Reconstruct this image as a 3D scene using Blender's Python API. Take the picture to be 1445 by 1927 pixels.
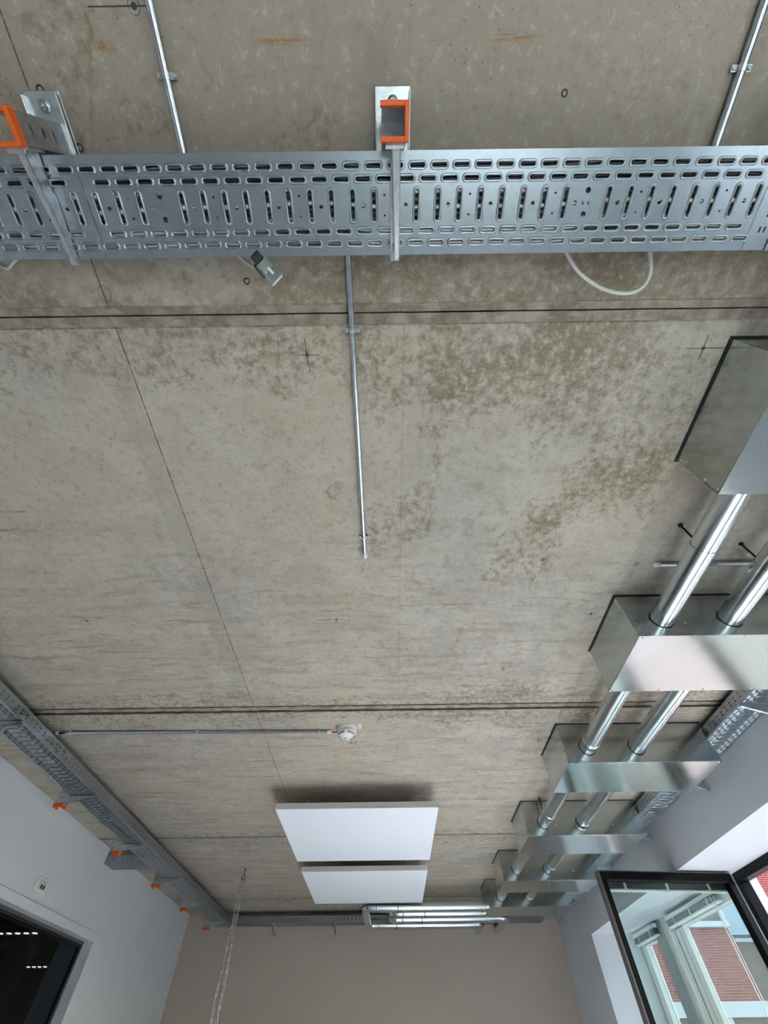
import bpy, math, random
from mathutils import Matrix, Vector

for o in list(bpy.data.objects):
    bpy.data.objects.remove(o)
SC = bpy.context.scene
COL = SC.collection
random.seed(7)
R = math.radians
CAM_Z = 1.6                 # eye height; heights below are given relative to the eye where noted
CEIL = 2.96                 # underside of the concrete slabs
XL, XR, YF, YB = -2.717, 2.255, 7.671, -3.2      # room faces: side walls, far wall, wall behind the photographer

# ------------------------------------------------------------------ camera
cam_d = bpy.data.cameras.new('camera')
cam = bpy.data.objects.new('camera', cam_d)
COL.objects.link(cam)
cam_d.sensor_fit = 'HORIZONTAL'
cam_d.sensor_width = 36.0
cam_d.lens = 768.89 / 1445 * 36.0
cam_d.clip_start = 0.02
_r = Vector((0.99991385, 0.01077553, -0.00749509))
_d = Vector((-0.01312487, 0.81374538, -0.58107332))
_f = Vector((-0.00016228, 0.58112163, 0.81381670))
cam.matrix_world = Matrix(((_r.x, -_d.x, -_f.x, 0), (_r.y, -_d.y, -_f.y, 0), (_r.z, -_d.z, -_f.z, CAM_Z), (0, 0, 0, 1)))
SC.camera = cam

# ------------------------------------------------------------------ world, sun, exposure
SUN_AZ, SUN_EL = (-0.85, -0.10), 42       # direction the sunlight travels in plan, and its height
W = bpy.data.worlds.new('world')
SC.world = W
W.use_nodes = True
wn = W.node_tree
wn.nodes.clear()
sky = wn.nodes.new('ShaderNodeTexSky')
sky.sky_type = 'NISHITA'
sky.sun_disc = False
sky.sun_elevation = R(SUN_EL)
sky.sun_rotation = math.atan2(-SUN_AZ[0], -SUN_AZ[1])
sky.air_density = 1.0
sky.dust_density = 2.5
bg = wn.nodes.new('ShaderNodeBackground')
bg.inputs['Strength'].default_value = 0.32
wo = wn.nodes.new('ShaderNodeOutputWorld')
wn.links.new(sky.outputs[0], bg.inputs[0])
wn.links.new(bg.outputs[0], wo.inputs[0])
sun_d = bpy.data.lights.new('sun', 'SUN')
sun_d.energy = 15.0
sun_d.angle = R(0.6)
sun_d.color = (0.98, 0.985, 1.0)
sun = bpy.data.objects.new('sun', sun_d)
COL.objects.link(sun)
_t = Vector((SUN_AZ[0], SUN_AZ[1], -math.tan(R(SUN_EL)) * math.hypot(*SUN_AZ)))
sun.rotation_euler = _t.to_track_quat('-Z', 'Y').to_euler()
sun.location = (14, 5, 14)
vs = SC.view_settings
vs.view_transform = 'Standard'
vs.look = 'None'
vs.exposure = 1.03
vs.gamma = 1.0
vs.use_curve_mapping = False
SC.cycles.use_denoising = True
SC.cycles.use_adaptive_sampling = True
SC.cycles.adaptive_threshold = 0.15
SC.cycles.adaptive_min_samples = 14
SC.cycles.max_bounces = 8
SC.cycles.diffuse_bounces = 5
SC.cycles.glossy_bounces = 4
SC.cycles.transparent_max_bounces = 16
SC.cycles.caustics_reflective = False
SC.cycles.caustics_refractive = False
SC.cycles.sample_clamp_indirect = 6.0

# the two daylight openings in the window wall: (y0, y1, z0, z1)
OPEN = [(-2.6, -0.1, 0.75, 2.556), (1.5, 6.52, 0.75, 2.556)]  # first opening is out of view, added and sized for its light
for y0, y1, z0, z1 in OPEN:                     # sky portals: guide sampling of the daylight, give no light themselves
    pd = bpy.data.lights.new('window_portal', 'AREA')
    pd.shape = 'RECTANGLE'
    pd.size, pd.size_y = z1 - z0, y1 - y0
    pd.cycles.is_portal = True
    po = bpy.data.objects.new('window_portal', pd)
    COL.objects.link(po)
    po.location = (2.88, (y0 + y1) / 2, (z0 + z1) / 2)
    po.rotation_euler = (0, R(90), 0)


# ------------------------------------------------------------------ helpers: nodes and materials
class NT:
    def __init__(s, name):
        s.m = bpy.data.materials.new(name)
        s.m.use_nodes = True
        s.t = s.m.node_tree
        s.t.nodes.clear()
        s.out = s.t.nodes.new('ShaderNodeOutputMaterial')
        s._pos = None
        s.dim = '3D'

    def n(s, kind, **kw):
        nd = s.t.nodes.new(kind)
        for k, v in kw.items():
            setattr(nd, k, v)
        return nd

    def put(s, sock, v):
        if isinstance(v, bpy.types.NodeSocket):
            s.t.links.new(v, sock)
        elif v is not None:
            if sock.type == 'RGBA' and len(v) == 3:
                v = (*v, 1)
            sock.default_value = v

    def pos(s):
        if s._pos is None:
            s._pos = s.n('ShaderNodeNewGeometry').outputs['Position']
        return s._pos

    def obj(s):
        return s.n('ShaderNodeTexCoord').outputs['Object']

    def math(s, op, a, b=None, c=None, clamp=False):
        nd = s.n('ShaderNodeMath', operation=op, use_clamp=clamp)
        for i, v in enumerate((a, b, c)):
            if v is not None:
                s.put(nd.inputs[i], v)
        return nd.outputs[0]

    def add(s, *a):
        r = a[0]
        for b in a[1:]:
            r = s.math('ADD', r, b)
        return r

    def mul(s, *a):
        r = a[0]
        for b in a[1:]:
            r = s.math('MULTIPLY', r, b)
        return r

    def step(s, v, lo, hi, t0=0.0, t1=1.0):
        nd = s.n('ShaderNodeMapRange', interpolation_type='SMOOTHSTEP')
        s.put(nd.inputs[0], v)
        for i, k in enumerate((lo, hi, t0, t1)):
            nd.inputs[i + 1].default_value = k
        return nd.outputs[0]

    def sep(s, v):
        nd = s.n('ShaderNodeSeparateXYZ')
        s.put(nd.inputs[0], v)
        return nd.outputs

    def scale(s, v, sc, loc=(0, 0, 0), rot=(0, 0, 0)):
        nd = s.n('ShaderNodeMapping')
        s.put(nd.inputs[0], v)
        nd.inputs['Scale'].default_value = sc
        nd.inputs['Location'].default_value = loc
        nd.inputs['Rotation'].default_value = rot
        return nd.outputs[0]

    def noise(s, v, sc, detail=4, rough=0.5, dist=0.0):
        nd = s.n('ShaderNodeTexNoise', noise_dimensions=s.dim)
        s.put(nd.inputs['Vector'], v)
        nd.inputs['Scale'].default_value = sc
        nd.inputs['Detail'].default_value = detail
        nd.inputs['Roughness'].default_value = rough
        nd.inputs['Distortion'].default_value = dist
        return nd.outputs['Fac']

    def voro(s, v, sc, feature='F1', out='Distance'):
        nd = s.n('ShaderNodeTexVoronoi', feature=feature, voronoi_dimensions=s.dim)
        s.put(nd.inputs['Vector'], v)
        nd.inputs['Scale'].default_value = sc
        return nd.outputs[out]

    def mix(s, f, a, b, mode='MIX'):
        nd = s.n('ShaderNodeMix', data_type='RGBA', blend_type=mode)
        s.put(nd.inputs[0], f)
        s.put(nd.inputs[6], a)
        s.put(nd.inputs[7], b)
        return nd.outputs[2]

    def bump(s, h, dist=0.002, strength=1.0):
        nd = s.n('ShaderNodeBump')
        nd.inputs['Distance'].default_value = dist
        nd.inputs['Strength'].default_value = strength
        s.put(nd.inputs['Height'], h)
        return nd.outputs[0]

    def pbr(s, col, rough=0.5, metal=0.0, normal=None, spec=None, **kw):
        b = s.n('ShaderNodeBsdfPrincipled')
        s.put(b.inputs['Base Color'], col)
        s.put(b.inputs['Roughness'], rough)
        s.put(b.inputs['Metallic'], metal)
        if normal is not None:
            s.put(b.inputs['Normal'], normal)
        if spec is not None:
            s.put(b.inputs['Specular IOR Level'], spec)
        for k, v in kw.items():
            s.put(b.inputs[k], v)
        s.t.links.new(b.outputs[0], s.out.inputs[0])
        return s.m


def simple(name, col, rough=0.5, metal=0.0, var=0.06, sc=14.0, bump=0.0):
    t = NT(name)
    p = t.obj()
    n = t.noise(p, sc, 5, 0.6)
    c = t.mix(n, tuple(k * (1 - var) for k in col), tuple(min(1, k * (1 + var)) for k in col))
    nm = t.bump(t.noise(p, sc * 12, 3), 0.001, bump) if bump else None
    return t.pbr(c, rough, metal, nm)


def galvanised(name, c0, c1, rough, spangle=55.0, rvar=0.10, amt=1.0, streak=False):
    t = NT(name)
    p = t.pos()
    cell = t.voro(p, spangle, out='Color')
    cs = t.sep(cell)[0]
    big = t.noise(p, 3.0, 4, 0.6)
    f = t.add(t.mul(cs, 0.55 * amt), t.mul(big, 0.6))
    col = t.mix(f, c0, c1)
    rg = t.add(t.mul(t.noise(p, 9, 3), rvar * 2), rough - rvar)
    nm = t.bump(t.noise(p, 4.0, 3), 0.006, 0.15) if streak else None
    return t.pbr(col, rg, 1.0, nm)


def glass_mat(name, tint, refl=1.0):
    t = NT(name)
    tr = t.n('ShaderNodeBsdfTransparent')
    tr.inputs[0].default_value = (*tint, 1)
    gl = t.n('ShaderNodeBsdfGlossy')
    gl.inputs['Roughness'].default_value = 0.0
    gl.inputs[0].default_value = (0.9 * refl, 0.95 * refl, 0.95 * refl, 1)
    lw = t.n('ShaderNodeLayerWeight')
    lw.inputs[0].default_value = 0.5
    f5 = t.math('POWER', lw.outputs['Facing'], 5.0)
    mx = t.n('ShaderNodeMixShader')
    t.put(mx.inputs[0], t.add(t.mul(f5, 0.96), 0.04))
    t.t.links.new(tr.outputs[0], mx.inputs[1])
    t.t.links.new(gl.outputs[0], mx.inputs[2])
    t.t.links.new(mx.outputs[0], t.out.inputs[0])
    return t.m


def concrete():
    """Fair-faced precast concrete with water marks, rust streaks, pits and a snapped red chalk line."""
    t = NT('ceiling_concrete')
    t.dim = '2D'                    # the slabs are level: plan coordinates are enough
    P = t.pos()
    x, y, z = t.sep(P)
    wob = t.noise(P, 2.2, 4, 0.6)
    wob2 = t.noise(t.scale(P, (1, 1, 1), (7, 3, 0)), 2.6, 4, 0.6)
    xw = t.add(x, t.mul(t.math('SUBTRACT', wob, 0.5), 0.55))
    yw = t.add(y, t.mul(t.math('SUBTRACT', wob2, 0.5), 0.55))

    cmb = t.n('ShaderNodeCombineXYZ')
    t.put(cmb.inputs[0], xw)
    t.put(cmb.inputs[1], t.add(y, t.mul(t.math('SUBTRACT', wob2, 0.5), 0.10)))
    PW = cmb.outputs[0]

    def blob(cx, cy, rx, ry, ang=0.0, amp=1.0, warp=True):
        X = t.math('SUBTRACT', xw if warp else x, cx)
        Y = t.math('SUBTRACT', yw if warp else y, cy)
        ca, sa = math.cos(ang), math.sin(ang)
        u = t.math('DIVIDE', t.add(t.mul(X, ca), t.mul(Y, sa)), rx)
        v = t.math('DIVIDE', t.add(t.mul(X, -sa), t.mul(Y, ca)), ry)
        d = t.add(t.mul(u, u), t.mul(v, v))
        return t.mul(t.math('EXPONENT', t.mul(d, -1.0)), amp)

    big = t.noise(P, 0.9, 2, 0.55)
    mid = t.noise(P, 4.5, 5, 0.62)
    fine = t.noise(P, 34, 5, 0.72)
    grain = t.noise(P, 170, 2, 0.7)
    col = t.mix(t.step(big, 0.3, 0.7), (0.415, 0.395, 0.360), (0.50, 0.452, 0.372))
    col = t.mix(t.step(mid, 0.34, 0.70, 0, 0.70), col, (0.555, 0.528, 0.475))
    mott = t.noise(P, 12, 4, 0.65)
    col = t.mix(t.mul(t.step(mott, 0.50, 0.72), t.step(big, 0.62, 0.35, 0.5, 1.0), 0.50), col, (0.30, 0.262, 0.20))
    # first slab (behind the near tray) is browner and smoother
    col = t.mix(t.step(y, 0.22, 0.20, 0, 0.75), col, (0.34, 0.30, 0.245))
    # laitance streaks that run across the pour, from the second slab's middle onwards
    st = t.noise(t.scale(PW, (0.9, 6.5, 1)), 2.0, 5, 0.66)
    st2 = t.noise(t.scale(PW, (1.3, 15.0, 1), (3, 1, 0)), 2.4, 5, 0.70)
    far = t.mul(t.step(y, 0.7, 1.9), t.step(mid, 0.30, 0.62, 0.25, 1.0))
    col = t.mix(t.mul(t.step(st, 0.50, 0.70), far, 0.60), col, (0.27, 0.235, 0.17))
    col = t.mix(t.mul(t.step(st2, 0.56, 0.68), far, 0.65), col, (0.24, 0.195, 0.125))
    col = t.mix(t.mul(t.step(st, 0.46, 0.26), far, 0.45), col, (0.58, 0.57, 0.54))
    # brown water stains: where they sit x broken-up texture
    near_joint = t.add(
        t.mul(t.step(yw, 0.56, 0.26), t.step(y, 0.24, 0.26), 0.95),
        t.mul(t.step(yw, -0.02, 0.16), t.step(y, 0.235, 0.225), 1.0),
        t.mul(t.step(yw, 2.22, 2.44), t.step(y, 2.52, 2.46), 0.8),
        t.mul(t.step(yw, 2.80, 2.48), t.step(y, 2.46, 2.50), 0.9),
        t.mul(t.step(yw, 4.45, 4.72), t.step(yw, 5.1, 4.74), 0.8),
        t.mul(t.step(yw, 6.5, 6.9), t.step(yw, 7.3, 6.95), 0.8))
    spots = t.add(
        blob(0.36, 0.50, 0.42, 0.13, 0.1, 1.0), blob(0.72, 0.36, 0.30, 0.12, -0.2, 0.9),
        blob(0.98, 0.62, 0.20, 0.20, 0.5, 0.7), blob(0.92, 0.84, 0.34, 0.10, -0.75, 1.25),
        blob(0.62, 1.12, 0.24, 0.11, -0.75, 1.0), blob(0.68, 1.28, 0.05, 0.22, 0.1, 0.6),
        blob(0.08, 0.92, 0.05, 0.24, 0.0, 0.7), blob(0.10, 0.60, 0.05, 0.20, 0.0, 0.5),
        blob(-0.16, 0.92, 0.10, 0.06, 0.0, 0.6), blob(0.60, 2.30, 0.30, 0.22, 0.3, 0.8),
        blob(-1.9, 0.55, 0.5, 0.3, 0.2, 0.5), blob(-0.70, -0.28, 0.10, 0.18, 0.4, 0.8),
        blob(-0.15, -0.20, 0.10, 0.06, 0.2, 0.6), blob(0.56, -0.17, 0.06, 0.08, 0.3, 0.6),
        blob(-0.46, -0.22, 0.10, 0.06, 0.4, 0.5), blob(0.16, 0.42, 0.10, 0.16, 0.0, 0.7), blob(0.02, 1.10, 0.05, 0.12, 0.2, 0.6),
        blob(-0.30, 0.12, 0.09, 0.07, 0.0, 0.9), blob(0.06, 0.10, 0.16, 0.07, 0, 0.7), blob(0.62, 0.12, 0.10, 0.10, 0.3, 0.8), blob(1.05, 0.85, 0.05, 0.30, 0.0, 0.6))
    S = t.add(t.mul(near_joint, 0.68), t.mul(spots, 0.66))
    S2 = t.add(S, t.mul(t.math('SUBTRACT', mid, 0.5), 1.2), t.mul(t.math('SUBTRACT', fine, 0.5), 3.2), t.mul(t.math('SUBTRACT', mott, 0.5), 0.9))
    there = t.step(S, 0.05, 0.25)
    mask = t.mul(t.step(S2, 0.08, 1.60), t.step(S, 0.05, 0.45), t.step(grain, 0.35, 0.60, 0.7, 1.0))
    col = t.mix(t.mul(mask, 0.92), col, (0.185, 0.140, 0.078))
    # darker tide rims around the dried patches
    rim = t.math('ABSOLUTE', t.math('SUBTRACT', t.add(S, t.mul(t.math('SUBTRACT', mid, 0.5), 0.9)), 0.34))
    col = t.mix(t.mul(t.step(rim, 0.055, 0.0), there, t.step(mott, 0.35, 0.6), 0.42), col, (0.17, 0.13, 0.08))
    # clean pale patches
    pale = t.add(blob(1.02, 0.34, 0.24, 0.10, 0, 1.1), blob(-0.55, 0.13, 0.26, 0.06, 0, 0.8), blob(-0.95, 0.14, 0.16, 0.06, 0, 0.8),
                 blob(0.25, 0.15, 0.12, 0.05, 0, 0.6))
    col = t.mix(t.math('MULTIPLY', pale, 0.75, clamp=True), col, (0.54, 0.515, 0.45))
    # rust streaks of forgotten tie wire on the window-less side
    rbreak = t.mul(t.step(t.noise(t.scale(P, (6, 60, 1)), 3, 3), 0.40, 0.58), 0.75)
    rust = None
    for (cx, cy, lx) in ((-1.52, 0.945, 0.13), (-1.58, 1.04, 0.12), (-1.05, 1.345, 0.05), (-1.42, 1.875, 0.12), (-0.92, 1.50, 0.03),
                         (0.33, 1.53, 0.10), (-1.3, 1.93, 0.06), (-1.05, 2.02, 0.04), (-0.62, -0.325, 0.03), (0.30, -0.33, 0.05), (-0.22, -0.33, 0.05)):
        b = blob(cx, cy, lx, 0.0065, 0.015, 1.0, False)
        rust = b if rust is None else t.math('MAXIMUM', rust, b)
    col = t.mix(t.math('MULTIPLY', t.mul(rust, rbreak), 1.3, clamp=True), col, (0.36, 0.16, 0.04))
    # speckle and grain
    col = t.mix(t.mul(t.step(fine, 0.54, 0.70), 0.42), col, (0.25, 0.215, 0.16))
    col = t.mix(t.mul(t.step(fine, 0.44, 0.30), 0.35), col, (0.62, 0.60, 0.56))
    col = t.mix(t.mul(t.step(grain, 0.55, 0.75), 0.25), col, (0.25, 0.23, 0.19))
    # fine hair cracks and scratches
    cr = t.math('ABSOLUTE', t.math('SUBTRACT', t.noise(t.scale(P, (1, 1, 1), (2.1, 5.2, 0)), 5.0, 6, 0.62), 0.5))
    col = t.mix(t.mul(t.step(cr, 0.006, 0.0), t.step(big, 0.46, 0.56), 0.55), col, (0.20, 0.17, 0.12))
    sc_ = t.voro(t.scale(P, (40, 4.5, 1), (0, 0, 0), (0, 0, 0.5)), 1.0)
    col = t.mix(t.mul(t.step(sc_, 0.07, 0.02), t.step(wob, 0.50, 0.60), 0.30), col, (0.62, 0.61, 0.58))
    # pits
    pit = t.voro(P, 26)
    pm = t.step(pit, 0.06, 0.035)
    pm = t.mul(pm, t.step(wob2, 0.50, 0.58))
    col = t.mix(t.mul(pm, 0.7), col, (0.12, 0.10, 0.075))
    # board seam of the formwork and faint ghost band beside the chalk line
    def line(x0, w, cut=None):
        d = t.math('ABSOLUTE', t.math('SUBTRACT', x, x0))
        return t.step(d, w, w * 0.45)
    col = t.mix(t.mul(line(0.070, 0.004), 0.22), col, (0.24, 0.22, 0.18))
    band = t.mul(t.step(x, -0.91, -0.905), t.step(x, -0.822, -0.828), t.step(y, 0.30, 0.45), t.step(y, 4.0, 2.2))
    col = t.mix(t.mul(band, 0.22), col, (0.31, 0.30, 0.26))
    chalk = t.mul(line(-0.8185, 0.0026), t.step(t.noise(t.scale(P, (1, 14, 1)), 3, 4), 0.25, 0.45, 0.35, 1.0))
    col = t.mix(t.mul(chalk, 0.9), col, (0.16, 0.035, 0.025))
    col = t.mix(1.0, col, (1.035, 0.976, 0.945), 'MULTIPLY')
    return t.pbr(col, 0.65, 0.0, None, 0.3)


M = {}
M['concrete'] = concrete()


def mortar_mat():
    t = NT('joint_mortar')
    P = t.pos()
    a = t.noise(P, 18, 8, 0.7)
    b = t.noise(t.scale(P, (1, 3, 1)), 6, 6, 0.65)
    c = t.mix(t.step(a, 0.35, 0.65), (0.22, 0.172, 0.13), (0.40, 0.34, 0.285))
    c = t.mix(t.mul(t.step(b, 0.56, 0.68), 0.45), c, (0.50, 0.465, 0.41))
    return t.pbr(c, 0.8, 0.0, t.bump(t.add(a, b), 0.006, 0.6))


def paint(name, col, var=0.03):
    t = NT(name)
    P = t.pos()
    c = t.mix(t.noise(P, 1.3, 4), tuple(k * (1 - var) for k in col), tuple(min(1, k * (1 + var)) for k in col))
    return t.pbr(c, 0.6, 0.0, t.bump(t.noise(P, 220, 3), 0.0008, 0.25), 0.3)


def brick_mat(name, c1, c2, mort, sc=1.0):
    t = NT(name)
    P = t.pos()
    x, y, z = t.sep(P)
    cb = t.n('ShaderNodeCombineXYZ')
    t.put(cb.inputs[0], t.add(x, y))
    t.put(cb.inputs[1], z)
    b = t.n('ShaderNodeTexBrick')
    t.put(b.inputs['Vector'], cb.outputs[0])
    b.inputs['Scale'].default_value = 1.0
    b.inputs['Brick Width'].default_value = 0.21 * sc
    b.inputs['Row Height'].default_value = 0.068 * sc
    b.inputs['Mortar Size'].default_value = 0.007 * sc
    b.inputs['Color1'].default_value = (*c1, 1)
    b.inputs['Color2'].default_value = (*c2, 1)
    b.inputs['Mortar'].default_value = (*mort, 1)
    c = t.mix(t.mul(t.noise(P, 3, 5), 0.4), b.outputs['Color'], (0.24, 0.07, 0.05))
    return t.pbr(c, 0.8, 0.0)


M['mortar'] = mortar_mat()
M['grime'] = simple('joint_grime', (0.055, 0.045, 0.035), 0.9, var=0.5, sc=20)
M['wall_white'] = paint('white_wall_paint', (0.71, 0.735, 0.795))
M['wall_taupe'] = paint('taupe_wall_paint', (0.56, 0.475, 0.41))
M['dark_wall'] = paint('corridor_shade_colour', (0.05, 0.055, 0.06))  # near-black colour stands in for the unlit corridor
M['floor'] = simple('pale_vinyl_floor', (0.60, 0.61, 0.63), 0.45, var=0.05, sc=2)
M['tray'] = galvanised('tray_zinc', (0.40, 0.455, 0.50), (0.56, 0.62, 0.67), 0.30, 90, 0.05, 0.4)
M['tray_dark'] = galvanised('tray_zinc_dark', (0.30, 0.33, 0.37), (0.46, 0.50, 0.55), 0.44, 70, 0.06, 0.7)
M['bracket'] = galvanised('bracket_zinc', (0.45, 0.48, 0.50), (0.72, 0.75, 0.77), 0.34, 90, 0.10, 1.0, True)
M['casing'] = galvanised('duct_casing_zinc', (0.48, 0.52, 0.52), (0.62, 0.67, 0.67), 0.185, 160, 0.03, 0.35)
M['duct'] = galvanised('spiral_duct_zinc', (0.58, 0.62, 0.64), (0.76, 0.80, 0.82), 0.23, 120, 0.05, 0.4)
M['conduit'] = galvanised('conduit_zinc', (0.42, 0.46, 0.50), (0.72, 0.75, 0.78), 0.24, 60, 0.06, 0.8)
M['screw'] = simple('zinc_screw', (0.55, 0.57, 0.58), 0.35, 1.0)
M['chain'] = simple('chain_steel', (0.62, 0.62, 0.62), 0.16, 1.0)
M['dark_steel'] = simple('dark_steel', (0.03, 0.03, 0.032), 0.5, 0.6)
M['orange'] = simple('orange_plastic', (0.82, 0.13, 0.012), 0.42, var=0.04)
M['white_plastic'] = simple('white_plastic', (0.82, 0.82, 0.80), 0.35, var=0.02)
M['slot_dark'] = simple('dark_slot_plastic', (0.02, 0.02, 0.022), 0.5)
M['fabric'] = None
t_ = NT('white_panel_fleece')
_p = t_.pos()
_n = t_.noise(_p, 260, 3, 0.6)
M['fabric'] = t_.pbr(t_.mix(_n, (0.82, 0.85, 0.93), (0.90, 0.92, 0.98)), 0.85, 0.0, t_.bump(_n, 0.001, 0.3), 0.2)
M['panel_edge'] = simple('white_panel_edge', (0.60, 0.59, 0.57), 0.5, var=0.02)
M['cable_white'] = simple('white_cable_sheath', (0.66, 0.66, 0.63), 0.45)
M['cable_grey'] = simple('grey_cable_sheath', (0.42, 0.42, 0.42), 0.45)
M['cable_black'] = simple('black_cable_sheath', (0.02, 0.02, 0.022), 0.45)
M['cable_red'] = simple('red_cable_sheath', (0.50, 0.03, 0.02), 0.45)
t_ = NT('black_frame_enamel')
M['black_frame'] = t_.pbr(t_.mix(t_.noise(t_.obj(), 14, 3), (0.004, 0.004, 0.005), (0.008, 0.008, 0.009)), 0.35, 0.0, None, 0.12)
M['frame_edge'] = simple('grey_frame_edge', (0.13, 0.125, 0.12), 0.4, 0.2)
M['frame_grey'] = simple('light_grey_frame_enamel', (0.46, 0.48, 0.47), 0.35)
M['frame_white'] = simple('white_frame_enamel', (0.80, 0.82, 0.82), 0.35)
M['gasket'] = simple('black_rubber_gasket', (0.012, 0.012, 0.013), 0.6)
M['glass'] = glass_mat('window_glass', (0.88, 0.94, 0.925), 0.55)
M['glass_dark'] = glass_mat('interior_glass', (0.45, 0.50, 0.55), 0.5)
M['slat'] = simple('grey_blind_slat', (0.20, 0.21, 0.22), 0.3, 0.5)
M['tape'] = simple('white_ladder_tape', (0.78, 0.80, 0.77), 0.7)
M['pencil'] = simple('pencil_graphite', (0.05, 0.05, 0.055), 0.5)
M['brick'] = brick_mat('red_brickwork', (0.46, 0.095, 0.075), (0.37, 0.07, 0.055), (0.60, 0.40, 0.36))
M['brick_shaded'] = brick_mat('shaded_brown_brickwork', (0.21, 0.16, 0.14), (0.17, 0.13, 0.12), (0.30, 0.26, 0.24))  # brick colour darkened and browned to stand for shade
M['brick_red'] = brick_mat('bright_red_brickwork', (0.55, 0.07, 0.06), (0.46, 0.05, 0.045), (0.70, 0.45, 0.42))
M['render_white'] = simple('white_render', (0.80, 0.81, 0.82), 0.6, var=0.02, sc=1)
M['far_pane'] = simple('dull_far_pane', (0.20, 0.16, 0.16), 0.15)
M['sky_reflection_panel'] = simple('painted_sky_reflection', (0.50, 0.58, 0.64), 0.4, var=0.03, sc=1)
M['paving'] = simple('clinker_paving', (0.125, 0.105, 0.10), 0.8, var=0.1, sc=0.6)
M['plug_green'] = None
t_ = NT('clear_green_plastic')
M['plug_green'] = t_.pbr((0.36, 0.46, 0.41), 0.15, 0.0, None, None, **{'Alpha': 0.42})
M['pink_print'] = simple('pink_print', (0.72, 0.36, 0.56), 0.6)
t_ = NT('dash_glow')
M['dash_glow'] = t_.pbr((0.8, 0.8, 0.78), 0.5, 0.0, None, None, **{'Emission Color': (1.0, 0.98, 0.92), 'Emission Strength': 2.2})
M['copper'] = simple('copper_board', (0.10, 0.11, 0.13), 0.4, 0.3)


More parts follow.
